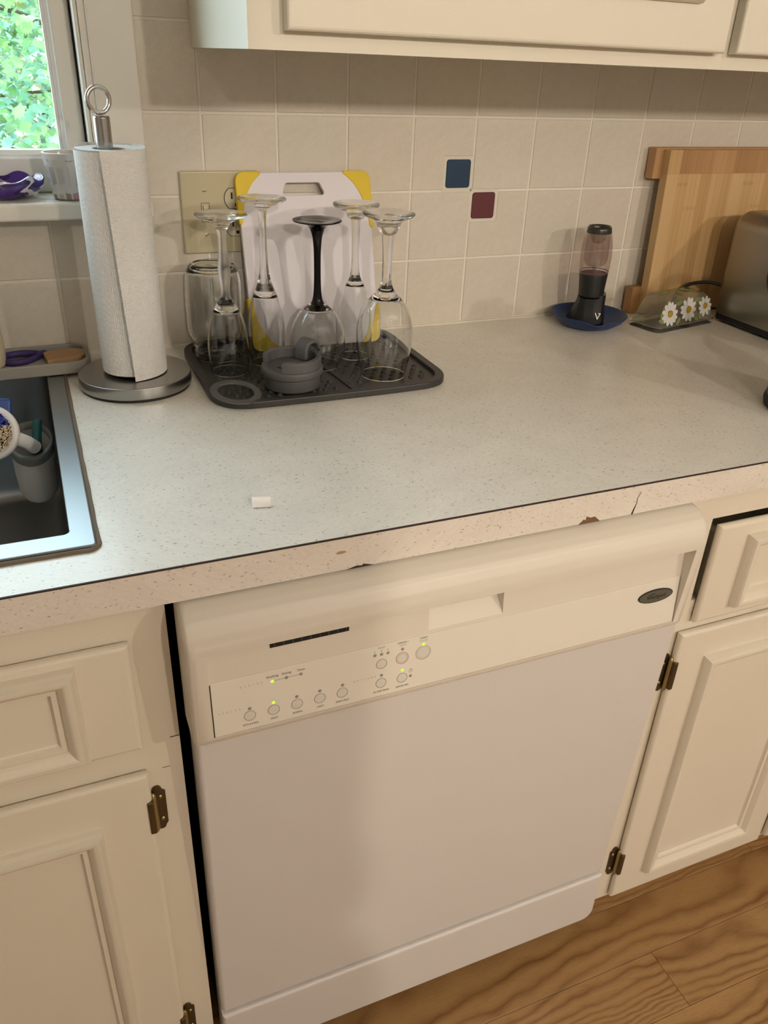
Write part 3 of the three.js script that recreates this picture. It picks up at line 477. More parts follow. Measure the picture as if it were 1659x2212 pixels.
// ------------------------------------------------------------------ paper towels
const paperBump = dataTex(256, 256, (u, v) => { const c = Math.abs(Math.sin(u * Math.PI * 22 + 2.2 * loop(u, v, 9)) * Math.sin(v * Math.PI * 22 + 2.2 * loop(u, v, 9, 4))); return 90 + 95 * c + 60 * loop(u, v, 60, 2) + 25 * (rnd() - 0.5); }, false);
M.paper.bumpMap = paperBump; M.paper.bumpScale = 0.0018;
{
  const px = -0.4705, pz = 0.150;
  const t = thing('paper_towel_holder', 'brushed steel paper towel stand with ring finial on round base', 'towel holder', [px, CY, pz]);
  part('rubber_foot', cyl(0.0725, 0.0725, 0, 0.0035, 64), M.rubber, t);
  part('base', lathe([[0, 0.0035], [0.0735, 0.0035], [0.0747, 0.0048], [0.0747, 0.0185], [0.0735, 0.0198], [0.012, 0.0202], [0, 0.0202]], 96), M.steel, t);
  part('pole', lathe([[0, 0.02], [0.0096, 0.02], [0.0096, 0.3325], [0.0088, 0.3345], [0, 0.3345]], 32).translate(-0.0045, 0, 0), M.steel, t);
  part('ring', new THREE.TorusGeometry(0.0136, 0.0027, 16, 48).rotateY(0.35).translate(-0.0055, 0.3515, 0), M.chrome, t);
  const r = thing('paper_towel_roll', 'white embossed paper towel roll on the steel stand', 'paper towels', [px, CY + 0.0205, pz]);
  const uvScale = (g, a, b) => { const u = g.attributes.uv; for (let i = 0; i < u.count; i++) u.setXY(i, u.getX(i) * a, u.getY(i) * b); return g; };
  const body = uvScale(lathe([[0.0195, 0.279], [0.0195, 0.004], [0.0400, 0.0036], [0.0412, 0.005], [0.0416, 0.14], [0.0412, 0.278], [0.0400, 0.2795], [0.0195, 0.279]], 96), 5.2, 5.6);
  part('roll', body, M.paper, r);
  part('core', lathe([[0.0186, 0.278], [0.0186, 0.002], [0.0194, 0.002], [0.0194, 0.278], [0.0186, 0.278]], 48), std(lin(0.30, 0.22, 0.14), 0.9), r);
  // loose outer sheet: its edge slants a little over the front
  const N = 90, K = 30, pos = [], uv = [], idx = [];
  const cam = Math.atan2(camera.position.x - px, camera.position.z - pz);            // angle of the side the sheet's edge is on
  for (let k = 0; k <= K; k++) for (let i = 0; i <= N; i++) {
    const h = k / K, q = i / N, edge = cam + (-0.22 * h - 0.02), ang = edge + q * 4.6, rad = 0.0431 - 0.0011 * q + (0.0062 + 0.0012 * Math.sin(h * 5)) * Math.exp(-q * 13) + 0.0002 * noise(q * 20, h * 6, 2);
    pos.push(Math.sin(ang) * rad, 0.0004 + h * 0.2795 + 0.0030 * q, Math.cos(ang) * rad); uv.push(q * 3.9, h * 5.6);
  }
  for (let k = 0; k < K; k++) for (let i = 0; i < N; i++) { const a = k * (N + 1) + i; idx.push(a, a + 1, a + N + 2, a, a + N + 2, a + N + 1); }
  const sg = new THREE.BufferGeometry(); sg.setAttribute('position', new THREE.Float32BufferAttribute(pos, 3)); sg.setAttribute('uv', new THREE.Float32BufferAttribute(uv, 2)); sg.setIndex(idx); sg.computeVertexNormals();
  part('loose_sheet', sg, M.paper, r);
}

// ------------------------------------------------------------------ things on the window sill
{
  const s = 1.139;
  const mosaic = canvasTex(512, 256, (c, w, h) => {
    c.fillStyle = 'rgb(214,210,206)'; c.fillRect(0, 0, w, h);
    const cols = ['176,160,150', '205,190,190', '190,150,165', '120,104,80', '200,196,190', '150,140,130', '196,170,120', '165,150,160', '200,120,110', '180,175,168'];
    for (let j = 0; j < 6; j++) for (let i = 0; i < 14; i++) { const x = i * 37 + (j % 2) * 18, y = j * 44 + 4; c.fillStyle = `rgb(${cols[(i * 7 + j * 3 + ((i * j) % 5)) % 10]})`; c.beginPath(); const o = [[rr(2, 7), rr(2, 8)], [rr(27, 34), rr(2, 8)], [rr(27, 34), rr(32, 41)], [rr(2, 8), rr(32, 41)]]; o.forEach(([a, b], k) => (k ? c.lineTo(x + a, y + b) : c.moveTo(x + a, y + b))); c.fill(); }
  });
  const m = thing('candle_holder', 'small glass candle cup with mosaic pieces on the window sill', 'candle holder', [-0.515, s, 0.026]);
  part('cup', lathe([[0, 0.0004], [0.019, 0.0004], [0.0225, 0.003], [0.0268, 0.03], [0.0292, 0.0505], [0.0268, 0.0505], [0.0245, 0.03], [0.019, 0.006], [0, 0.006]], 48), std(lin(0.86, 0.86, 0.86), 0.25, { map: mosaic, clearcoat: 0.6 }), m);
  part('clear_rim', lathe([[0.0292, 0.0505], [0.0300, 0.0580], [0.0292, 0.0586], [0.0272, 0.0580], [0.0268, 0.0505]], 48), std(lin(0.60, 0.57, 0.54), 0.15, { clearcoat: 0.5 }), m);
  const swirl = dataTex(512, 128, (u, v) => { const w = loop(u, v * 0.5, 5) * 1.3 + 0.35 * loop(u, v, 11, 4) + v * 0.9, f = Math.sin(w * 6); return f > 0.72 ? [214, 210, 216] : f > 0.66 ? [130, 110, 170] : f > -0.35 ? [44, 22, 96] : [74, 44, 132]; });
  const g = lathe([[0, 0.0005], [0.030, 0.0005], [0.046, 0.006], [0.054, 0.017], [0.0545, 0.026], [0.0515, 0.0265], [0.047, 0.016], [0.03, 0.008], [0, 0.006]], 72);
  { const p = g.attributes.position; for (let i = 0; i < p.count; i++) { const a = Math.atan2(p.getZ(i), p.getX(i)), k = Math.min(1, p.getY(i) / 0.026); const q = 1 + 0.06 * k * Math.sin(a * 7 + 1) + 0.03 * k * Math.sin(a * 3); p.setXYZ(i, p.getX(i) * q, p.getY(i) * (1 + 0.13 * k * Math.sin(a * 7 + 2.5)), p.getZ(i) * q * 0.72); } g.computeVertexNormals(); }
  solo('trinket_dish', g, std(lin(0.9, 0.9, 0.9), 0.18, { map: swirl, clearcoat: 0.5 }), 'glossy purple and white swirled dish with wavy rim on the window sill', 'dish', [-0.603, s, 0.0085]);
}

// ------------------------------------------------------------------ drying mat and what stands on it
const MY = CY + 0.0062;
{
  const mx = -0.2165, mz = 0.1465, hw = 0.1715, hd = 0.1405;
  const t = thing('drying_mat', 'dark grey silicone drying mat with raised nubs under the glasses', 'drying mat', [mx, CY, mz]);
  const outline = (d) => { const s = new THREE.Shape(), x = hw - d, y = hd - d, r = 0.058 - d; s.moveTo(-x + r, -y); s.bezierCurveTo(-x * 0.3, -y - 0.002, x * 0.3, -y - 0.004, x - r, -y); s.quadraticCurveTo(x, -y, x, -y + r); s.lineTo(x, y - r); s.quadraticCurveTo(x, y, x - r, y); s.lineTo(-x + r, y); s.quadraticCurveTo(-x, y, -x, y - r); s.lineTo(-x, -y + r); s.quadraticCurveTo(-x, -y, -x + r, -y); return s; };
  const rim = outline(0); rim.holes.push(new THREE.Path(outline(0.0125).getPoints(10).reverse()));
  part('rim', slab(rim, 0.0095, 0.0014, 2, 12).rotateX(-Math.PI / 2), M.mat, t);
  part('base', slab(outline(0.011), 0.0042, 0, 1, 12).rotateX(-Math.PI / 2), M.mat, t);
  part('crossbar', bx(0.008, 0.020, 0.004, 0.0062, 0.020, 0.128).rotateY(0.1), M.mat, t);
  const nub = lathe([[0, 0.0033], [0.0026, 0.0029], [0.0042, 0]], 10), test = outline(0.021).getPoints(8);
  const inside = (x, y) => { let c = false; for (let i = 0, j = test.length - 1; i < test.length; j = i++) if (test[i].y > y !== test[j].y > y && x < ((test[j].x - test[i].x) * (y - test[i].y)) / (test[j].y - test[i].y) + test[i].x) c = !c; return c; };
  let n = 0;
  for (let j = -10; j <= 10; j++) for (let i = -14; i <= 14; i++) {
    const x = i * 0.0160 + (j % 2 ? 0.0080 : 0), z = j * 0.0140; if (!inside(x, -z) || n >= 298 || (x > 0.004 && x < 0.024 && z > 0.015)) continue;
    const m = part('nub', nub, M.mat, t); m.position.set(x, 0.0042, z); m.rotation.y = i; n++;
  }
}
function stemGlass(name, label, x, z, o) {       // stands upside down: mouth on the mat, foot in the air; bowl, stem and foot are open shells that meet edge to edge
  const t = thing(name, label, 'glass', [x, MY, z], 'glasses drying upside down');
  const out = smoothPts(o.bowl, 60), n = out.length, w = 0.0010;
  const wall = out.map(([r, y], i) => { const a = out[Math.max(0, i - 1)], b = out[Math.min(n - 1, i + 1)], l = Math.hypot(b[0] - a[0], b[1] - a[1]); return [r - w * (b[1] - a[1]) / l, y + w * (b[0] - a[0]) / l]; }).filter(([r, y]) => y < o.inside - 0.004);
  const last = wall[wall.length - 1], cap = []; for (let k = 1; k <= 10; k++) { const q = k / 10 * Math.PI / 2; cap.push([last[0] * Math.cos(q), last[1] + (o.inside - last[1]) * Math.sin(q)]); }
  part('bowl', lathe([...cap.slice().reverse(), ...wall.slice().reverse(), ...out], 80), M.solidGlass, t);
  part('stem', lathe(smoothPts([o.bowl[o.bowl.length - 1], ...o.stem], 50), 48), o.mat ?? M.solidGlass, t);
  part('foot', lathe([o.stem[o.stem.length - 1], ...o.foot], 80), o.footMat ?? o.mat ?? M.solidGlass, t);
  if (o.knob) part('coloured_base', lathe(o.knob, 40), o.mat, t);
  return t;
}
stemGlass('champagne_flute', 'clear flute with frosted bulging stem beside the paper towels', -0.3405, 0.153, { inside: 0.0905,
  bowl: [[0.0262, 0.0006], [0.0283, 0.020], [0.0286, 0.040], [0.0262, 0.062], [0.0208, 0.082], [0.0132, 0.0970], [0.0078, 0.1045]], stem: [[0.0062, 0.112], [0.0066, 0.122], [0.0082, 0.139], [0.0082, 0.150], [0.0062, 0.168], [0.0056, 0.184], [0.0070, 0.196]],
  foot: [[0.0120, 0.2035], [0.0200, 0.2085], [0.0320, 0.2122], [0.0345, 0.2140], [0.0347, 0.2152], [0.0330, 0.2160], [0.0180, 0.2150], [0, 0.2140]], mat: M.frostGlass, footMat: M.solidGlass });
stemGlass('champagne_flute', 'tall clear flute standing before the left edge of the white cutting board', -0.2785, 0.128, { inside: 0.1010,
  bowl: [[0.0225, 0.0006], [0.0262, 0.025], [0.0268, 0.05], [0.0240, 0.075], [0.0182, 0.096], [0.0118, 0.112]], stem: [[0.0078, 0.126], [0.0056, 0.145], [0.0050, 0.17], [0.0050, 0.198], [0.0062, 0.214]],
  foot: [[0.0078, 0.2165], [0.0150, 0.2205], [0.0300, 0.2260], [0.0330, 0.2282], [0.0332, 0.2300], [0.0315, 0.2312], [0.0150, 0.2302], [0, 0.2298]] });
stemGlass('wine_glass', 'wine glass with black stem and foot in the middle of the drying mat', -0.2105, 0.160, { inside: 0.0862,
  bowl: [[0.0325, 0.0006], [0.0388, 0.018], [0.0405, 0.034], [0.0372, 0.056], [0.0275, 0.076], [0.0170, 0.0865], [0.0098, 0.0915]], stem: [[0.0068, 0.099], [0.0052, 0.116], [0.0048, 0.14], [0.0052, 0.165], [0.0068, 0.182], [0.0098, 0.192]],
  foot: [[0.0125, 0.1970], [0.019, 0.2010], [0.0330, 0.2035], [0.0340, 0.2045], [0.0335, 0.2055], [0.020, 0.2052], [0.014, 0.2032], [0, 0.2035]], mat: M.blackGlass, knob: [[0, 0.0872], [0.0070, 0.0878], [0.0092, 0.0900], [0.0086, 0.0922], [0, 0.0930]] });
stemGlass('champagne_flute', 'clear flute with thick pale foot between the black-stemmed and the large wine glass', -0.1455, 0.138, { inside: 0.1105,
  bowl: [[0.0222, 0.0006], [0.0258, 0.025], [0.0260, 0.05], [0.0230, 0.078], [0.0168, 0.1], [0.0112, 0.1135], [0.0078, 0.1205]], stem: [[0.0062, 0.129], [0.0052, 0.148], [0.0056, 0.18], [0.0064, 0.2005]],
  foot: [[0.0112, 0.2020], [0.0136, 0.2075], [0.0172, 0.2112], [0.0312, 0.2168], [0.0332, 0.2200], [0.0325, 0.2222], [0.029, 0.2230], [0.015, 0.2205], [0, 0.2205]] });
stemGlass('wine_glass', 'large clear wine glass with round bowl at the right end of the drying mat', -0.1335, 0.2275, { inside: 0.1125,
  bowl: [[0.0318, 0.0006], [0.0365, 0.025], [0.0396, 0.052], [0.0392, 0.072], [0.0335, 0.094], [0.0235, 0.1085], [0.0155, 0.1170], [0.0098, 0.1250]], stem: [[0.0070, 0.134], [0.0063, 0.146], [0.0066, 0.170], [0.0084, 0.1955]],
  foot: [[0.0120, 0.1985], [0.0160, 0.2080], [0.0190, 0.2130], [0.033, 0.2192], [0.0352, 0.2215], [0.0348, 0.2235], [0.031, 0.2245], [0.022, 0.2222], [0.016, 0.2205], [0, 0.2205]] });
{ // upturned preserving jar
  const t = thing('glass_jar', 'clear preserving jar upside down behind the frosted flute', 'jar', [-0.3435, MY, 0.0845]);
  const prof = smoothPts([[0.0305, 0.0006], [0.0310, 0.010], [0.0318, 0.020], [0.0330, 0.026], [0.0392, 0.040], [0.0405, 0.055], [0.0400, 0.105], [0.0385, 0.122], [0.0330, 0.1345], [0.0275, 0.138]], 60);
  const inner = prof.slice(0, 50).map(([r, y]) => [r - 0.0022, y]), li = inner[inner.length - 1];
  const g = lathe([[0, 0.1335], [0.0240, 0.1350], [0.0255, 0.1375], ...prof.slice().reverse(), ...inner, [li[0] - 0.005, li[1] + 0.005], [0.018, 0.1285], [0, 0.1285]].reverse(), 72);
  part('body', g, M.solidGlass, t);
  for (const [y, r] of [[0.006, 0.0314], [0.013, 0.0319], [0.021, 0.0327]]) part('thread', new THREE.TorusGeometry(r, 0.0009, 8, 64).rotateX(Math.PI / 2 + 0.02).translate(0, y, 0), M.sheetGlass, t);
}
{ // white cutting board with yellow corners, leaning on the wall
  const w = 0.211, h = 0.2575, th = 0.0085, x0 = -w / 2, x1 = w / 2;
  const t = thing('cutting_board', 'white plastic cutting board with yellow corner grips leaning on the tiles', 'cutting board', [-0.1825, MY + 0.0006, 0.0795]);
  t.rotation.x = -15.2 * Math.PI / 180;
  const s = roundRectShape(x0 + 0.0022, x1 - 0.0022, 0.0010, h - 0.0012, 0.016);
  const slot = new THREE.Path(); { const a = -0.0345, b = 0.0300, c = 0.2240, d = 0.2415, r = 0.005; slot.moveTo(a + r, c); slot.lineTo(b - r, c); slot.quadraticCurveTo(b, c, b - 0.001, c + r); slot.lineTo(b - 0.005, d - r); slot.quadraticCurveTo(b - 0.006, d, b - 0.006 - r, d); slot.lineTo(a + 0.004 + r, d); slot.quadraticCurveTo(a + 0.004, d, a + 0.003, d - r); slot.lineTo(a, c + r); slot.quadraticCurveTo(a, c, a + r, c); }
  s.holes.push(slot);
  part('board', metric(slab(s, th, 0.0012, 2, 8).translate(0, 0, -th)), M.boardWhite, t);
  const grip = (mx, my, ww, hh) => {
    const q = new THREE.Shape(); q.moveTo(0, 0.016); q.lineTo(0, hh); q.quadraticCurveTo(0.004, hh + 0.004, 0.006, hh - 0.004); q.bezierCurveTo(0.010, hh * 0.55, ww * 0.45, 0.02, ww, 0.004); q.quadraticCurveTo(ww + 0.002, 0, ww - 0.002, 0); q.lineTo(0.016, 0); q.quadraticCurveTo(0, 0, 0, 0.016);
    const g = slab(q, th + 0.0024, 0.0010, 2, 10).translate(0, 0, -th - 0.0012); g.scale(mx, my, 1); if (mx * my < 0) { const p = g.attributes.position; for (let i = 0; i < p.count; i += 3) for (const k of ['position', 'normal', 'uv']) { const a = g.attributes[k], n = a.itemSize; for (let c = 0; c < n; c++) { const v = a.array[(i + 1) * n + c]; a.array[(i + 1) * n + c] = a.array[(i + 2) * n + c]; a.array[(i + 2) * n + c] = v; } } }
    g.translate(mx > 0 ? x0 : x1, my > 0 ? 0 : h, 0); return g;
  };
  part('corner_grip', grip(1, -1, 0.038, 0.072), M.yellow, t); part('corner_grip', grip(-1, -1, 0.044, 0.082), M.yellow, t); part('corner_grip', grip(1, 1, 0.046, 0.078), M.yellow, t); part('corner_grip', grip(-1, 1, 0.032, 0.062), M.yellow, t);
}
{ // travel-mug lid
  const t = thing('travel_mug_lid', 'grey travel mug lid with flip tab lying on the drying mat', 'lid', [-0.2715, MY, 0.2325]);
  part('thread_ring', lathe([[0.030, 0.0005], [0.0365, 0.0005], [0.0375, 0.003], [0.0368, 0.0052], [0.0382, 0.0075], [0.0374, 0.0098], [0.0388, 0.0122], [0.0378, 0.0145], [0.0392, 0.0168], [0.0385, 0.019], [0.030, 0.0195]], 72), M.lid, t);
  part('flange', lathe([[0.030, 0.0185], [0.0400, 0.0185], [0.0424, 0.0205], [0.0426, 0.0270], [0.0412, 0.0295], [0.0404, 0.0300], [0.0340, 0.0300], [0.0330, 0.0288], [0, 0.0285]], 72), M.lid, t);
  const arc = new THREE.Shape(), a0 = -2.35, a1 = 2.45; arc.absarc(0, 0, 0.0405, a0, a1, false); arc.absarc(0, 0, 0.0330, a1, a0, true); arc.closePath();
  part('raised_collar', slab(arc, 0.0150, 0.0016, 3, 40).rotateX(-Math.PI / 2).rotateY(0.15).translate(0, 0.0292, 0), M.lid, t);
  part('tab_channel', rb(-0.006, 0.030, 0.0285, 0.0325, -0.0085, 0.0085, 0.001).rotateY(0.5), M.lid, t);
  part('drink_slot', rb(-0.020, -0.0165, 0.0283, 0.0288, -0.009, 0.009, 0.0004).rotateY(0.5), M.darkVoid, t);
  const tab = new THREE.Shape(); tab.moveTo(0.016, 0.034); tab.bezierCurveTo(0.014, 0.046, 0.018, 0.058, 0.030, 0.060); tab.bezierCurveTo(0.040, 0.061, 0.046, 0.054, 0.0455, 0.046); tab.lineTo(0.0425, 0.0455); tab.bezierCurveTo(0.041, 0.052, 0.038, 0.055, 0.031, 0.0545); tab.bezierCurveTo(0.023, 0.054, 0.021, 0.046, 0.022, 0.034); tab.closePath();
  part('flip_tab', slab(tab, 0.022, 0.002, 3, 10).translate(0, 0, -0.011).rotateY(0.5), M.lid, t);
  const ring = lathe([[0.0242, 0.0003], [0.0335, 0.0003], [0.0343, 0.0014], [0.0335, 0.0028], [0.0248, 0.0032], [0.0238, 0.0016], [0.0242, 0.0003]], 64);
  const g = solo('silicone_ring', ring, M.lid, 'flat grey silicone ring overhanging the front corner of the drying mat', 'ring', [-0.3555, CY + 0.0118, 0.2535]); g.rotation.set(0.13, 0, -0.09);
}

// ------------------------------------------------------------------ scrap of paper on the worktop
{
  const pos = [], N = 8, L = 0.016;
  for (let i = 0; i <= N; i++) for (const z of [-1, 1]) { const a = -0.3 + i / N * 2.2; pos.push([(z * L) / 2, 0.0052 - 0.0052 * Math.cos(a) + 0.0004, 0.0058 * Math.sin(a)]); }
  const tri = []; const q = (a, b, c) => tri.push(...pos[a], ...pos[b], ...pos[c]);
  for (let i = 0; i < N; i++) { const a = i * 2; q(a, a + 1, a + 3); q(a, a + 3, a + 2); }
  const front_ = new THREE.BufferGeometry(); front_.setAttribute('position', new THREE.Float32BufferAttribute(tri, 3)); front_.computeVertexNormals();
  const back = front_.clone(); { const p = back.attributes.position; for (let i = 0; i < p.count; i += 3) { const b = [p.getX(i + 1), p.getY(i + 1), p.getZ(i + 1)]; p.setXYZ(i + 1, p.getX(i + 2), p.getY(i + 2), p.getZ(i + 2)); p.setXYZ(i + 2, ...b); } back.translate(0, -0.0003, -0.0003); back.computeVertexNormals(); }
  const o = solo('paper_scrap', merge([front_, back]), std(lin(0.92, 0.92, 0.91), 0.6), 'tiny curled white paper scrap on the bare worktop', 'paper scrap', [-0.3985, CY + 0.0006, 0.546]); o.rotation.y = 2.95; o.scale.setScalar(1.2);
}

// ------------------------------------------------------------------ spoon rest and wine aerator
{
  const g = lathe([[0, 0.0004], [0.036, 0.0004], [0.046, 0.003], [0.060, 0.013], [0.0665, 0.0225], [0.0655, 0.0240], [0.0635, 0.0232], [0.057, 0.0145], [0.044, 0.006], [0.034, 0.0042], [0, 0.0042]], 96);
  { const p = g.attributes.position, dir = Math.atan2(0.9, -0.35); for (let i = 0; i < p.count; i++) { const a = Math.atan2(p.getZ(i), p.getX(i)), r = Math.hypot(p.getX(i), p.getZ(i)); let d = Math.atan2(Math.sin(a - dir), Math.cos(a - dir)); const k = Math.exp(-d * d / 0.06) * Math.max(0, (r - 0.046) / 0.02); p.setY(i, p.getY(i) - 0.0072 * Math.min(1, k)); const l = 1 + 0.03 * Math.max(0, Math.cos(a - 0.75)) * (r > 0.05 ? 1 : 0); p.setXYZ(i, p.getX(i) * l, p.getY(i), p.getZ(i) * l); } g.computeVertexNormals(); }
  solo('spoon_rest', g, M.blue, 'round dark blue spoon rest dish with a notch under the wine aerator', 'dish', [0.329, CY, 0.0735]);
  const by = CY + 0.0056, ax = 0.3300, az = 0.0700;
  const st = thing('aerator_stand', 'black moulded stand with white mark sitting in the blue dish', 'stand', [ax, by, az]); st.rotation.y = -0.55;
  const foot = [[-0.030, -0.020], [0.026, -0.020], [0.030, 0.0], [0.026, 0.020], [-0.012, 0.022], [-0.030, 0.012]];
  const ringAt = (k) => { const y = [0, 0.006, 0.020, 0.036, 0.052][k], q = [1.04, 1.02, 0.88, 0.76, 0.72][k], sh = [-0.002, -0.002, 0.001, 0.003, 0.004][k]; const c = new THREE.CatmullRomCurve3(foot.map(([a, b]) => V(a * q + sh, y, b * (0.35 + 0.65 * q))), true); return c.getSpacedPoints(40).slice(0, 40); };
  const pos = [], idx = []; for (let k = 0; k < 5; k++) ringAt(k).forEach((p) => pos.push(p.x, p.y, p.z)); for (let k = 0; k < 4; k++) for (let i = 0; i < 40; i++) { const a = k * 40 + i, b = k * 40 + (i + 1) % 40; idx.push(a, a + 40, b + 40, a, b + 40, b); }
  for (const [k, y] of [[0, 0], [4, 0.052]]) { const c = pos.length / 3; pos.push(0.001, y, 0); for (let i = 0; i < 40; i++) { const a = k * 40 + i, b = k * 40 + (i + 1) % 40; if (k) idx.push(a, c, b); else idx.push(a, b, c); } }
  const sg = new THREE.BufferGeometry(); sg.setAttribute('position', new THREE.Float32BufferAttribute(pos, 3)); sg.setIndex(idx); sg.computeVertexNormals(); part('body', toCreasedNormals(sg, 0.9), M.blackPlastic, st);
  // the white mark on the front of the foot
  const mark = polyShape([[-0.0052, 0.0055], [-0.0034, 0.0055], [0.0006, -0.0024], [0.0036, 0.0040], [0.0012, 0.0040], [0.0012, 0.0055], [0.0058, 0.0055], [0.0008, -0.0058], [0, -0.0058]]);
  const mk = part('mark', slab(mark, 0.0006), M.white, scene); scene.remove(mk); st.add(mk); { const w = V(0.3296, 0.9365, 0.0984).sub(V(ax, by, az)).applyAxisAngle(V(0, 1, 0), 0.55); mk.position.copy(w); mk.rotation.set(-0.30, 0.15, 0); } mk.userData.label = 'white angular mark';
  const a = thing('wine_aerator', 'smoky clear wine aerator with black spout standing above the blue dish', 'aerator', [ax - 0.001, by, az + 0.003]); a.rotation.z = 0.03;
  part('lower_body', lathe([[0, 0.046], [0.0205, 0.046], [0.0218, 0.050], [0.0226, 0.062], [0.0240, 0.080], [0.0246, 0.087], [0.0230, 0.0875], [0, 0.0875]], 48), M.blackPlastic, a);
  part('outer_shell', lathe(smoothPts([[0.0246, 0.0872], [0.0258, 0.098], [0.0266, 0.116], [0.0258, 0.134], [0.0228, 0.151], [0.0198, 0.160]], 40), 64), M.smoke, a);
  part('red_seal', new THREE.TorusGeometry(0.0245, 0.0007, 8, 64).rotateX(Math.PI / 2).translate(0, 0.0905, 0), std(lin(0.22, 0.04, 0.06), 0.4), a);
  part('mixing_bowl', lathe(smoothPts([[0.0035, 0.092], [0.0050, 0.0975], [0.0155, 0.1015], [0.0200, 0.110], [0.0206, 0.127], [0.0200, 0.144], [0.0188, 0.157]], 40), 48), M.smokeDark, a);
  part('funnel', lathe(smoothPts([[0.0, 0.1375], [0.0070, 0.1385], [0.0115, 0.1430], [0.0140, 0.150], [0.0150, 0.158]], 24), 48), M.smokeDark, a);
  part('top_rim', lathe([[0.0205, 0.1555], [0.0214, 0.1555], [0.0205, 0.1630], [0.0190, 0.1658], [0.0168, 0.1645], [0.0158, 0.1600], [0.0158, 0.1555], [0.0205, 0.1555]], 64), std(lin(0.03, 0.03, 0.024), 0.25), a);
}

// ------------------------------------------------------------------ bamboo board, toaster, butter dish, appliance
{
  const strips = [[216, 178, 124], [211, 172, 117], [221, 184, 131], [206, 166, 111], [214, 175, 121], [202, 161, 106]];
  const bam = (c, k) => std(lin(0.80, 0.80, 0.80), 0.5, { map: dataTex(64, 512, (u, v) => { const s = 10 * noise(u * 14, v * 1.6, k * 3.3) + 7 * noise(u * 40, v * 3, k * 5) + (Math.abs(v - (0.3 + 0.08 * k)) < 0.006 ? -18 * (0.5 + noise(u * 5, k, 1)) : 0); return [c[0] + s, c[1] + s, c[2] + s * 0.9]; }) });
  const mats = strips.map((c, k) => bam(c, k + 1)), dark = [[198, 154, 104], [189, 144, 95], [204, 161, 111], [183, 138, 90], [194, 149, 99]].map((c, k) => bam(c, k + 9));
  const t = thing('bamboo_board', 'bamboo chopping board with end cleats leaning on the tiles behind the toaster', 'cutting board', [0.4715, CY + 0.0006, 0.0515]); t.rotation.x = -0.032;
  const uvBox = (g, w, h) => { const p = g.attributes.position, uv = new Float32Array(p.count * 2); for (let i = 0; i < p.count; i++) { uv[2 * i] = p.getX(i) / 0.03 + 0.5; uv[2 * i + 1] = p.getY(i) / 0.5; } g.setAttribute('uv', new THREE.BufferAttribute(uv, 2)); return g; };
  let x = 0, k = 0; const widths = [0.026, 0.022, 0.028, 0.024, 0.027, 0.021, 0.029, 0.025];
  while (x < 0.40) { const w = Math.min(widths[k % 8], 0.405 - x); part('strip', uvBox(bx(x, x + w, 0.004, 0.248, -0.018, 0), w, 0.25), mats[(k * 5 + 2) % 6], t); part('end_block', uvBox(bx(x - (k ? 0 : 0.0005), x + w, 0.2482, 0.2865, -0.018, 0.0006), w, 0.04), k === 0 ? mats[1] : dark[(k * 3) % 5], t); x += w; k++; }
  part('cleat', uvBox(rb(-0.0165, 0.42, 0.2385, 0.2895, -0.040, -0.0182, 0.002), 0.4, 0.05), dark[0], t); part('cleat', uvBox(rb(-0.0185, 0.42, 0.0006, 0.0500, -0.040, -0.0182, 0.002), 0.4, 0.05), dark[3], t);
}
{
  const t = thing('toaster', 'brushed steel toaster with black base at the back of the worktop', 'toaster', [0.5865, CY, 0.107]);
  const W = 0.20, D = 0.31, H = 0.196;
  part('base', rb(0.003, W - 0.003, 0.003, 0.020, 0.003, D - 0.003, 0.004), M.blackPlastic, t);
  const s = new THREE.Shape(), r = 0.030; s.moveTo(0, 0.016); s.lineTo(0, H - r); s.absarc(r, H - r, r, Math.PI, Math.PI / 2, true); s.lineTo(W - r, H); s.absarc(W - r, H - r, r, Math.PI / 2, 0, true); s.lineTo(W, 0.016); s.closePath();
  part('housing', metric(slab(s, D, 0.010, 4, 10)), std(lin(0.36, 0.345, 0.31), 0.28, { metalness: 1, anisotropy: 0.5 }), t);
  part('bread_slot', bx(0.045, 0.072, H - 0.001, H + 0.0012, 0.03, D - 0.05), M.darkVoid, t); part('bread_slot', bx(0.128, 0.155, H - 0.001, H + 0.0012, 0.03, D - 0.05), M.darkVoid, t);
  part('lever', rb(0.085, 0.115, 0.11, 0.125, D - 0.001, D + 0.025, 0.004), M.blackPlastic, t);
  for (const [x, z] of [[0.02, 0.02], [W - 0.02, 0.02], [0.02, D - 0.02], [W - 0.02, D - 0.02]]) part('foot', cyl(0.008, 0.008, 0, 0.004, 16).translate(x, 0, z), M.rubber, t);
  solo('power_cord', tube([[0.534, CY + 0.0035, 0.0555], [0.536, CY + 0.035, 0.0565], [0.551, CY + 0.058, 0.068], [0.575, CY + 0.066, 0.088], [0.592, CY + 0.064, 0.1055]], 0.0031, 40, 10), M.cord, 'black power cord arching from behind the butter dish to the toaster', 'cord');
}
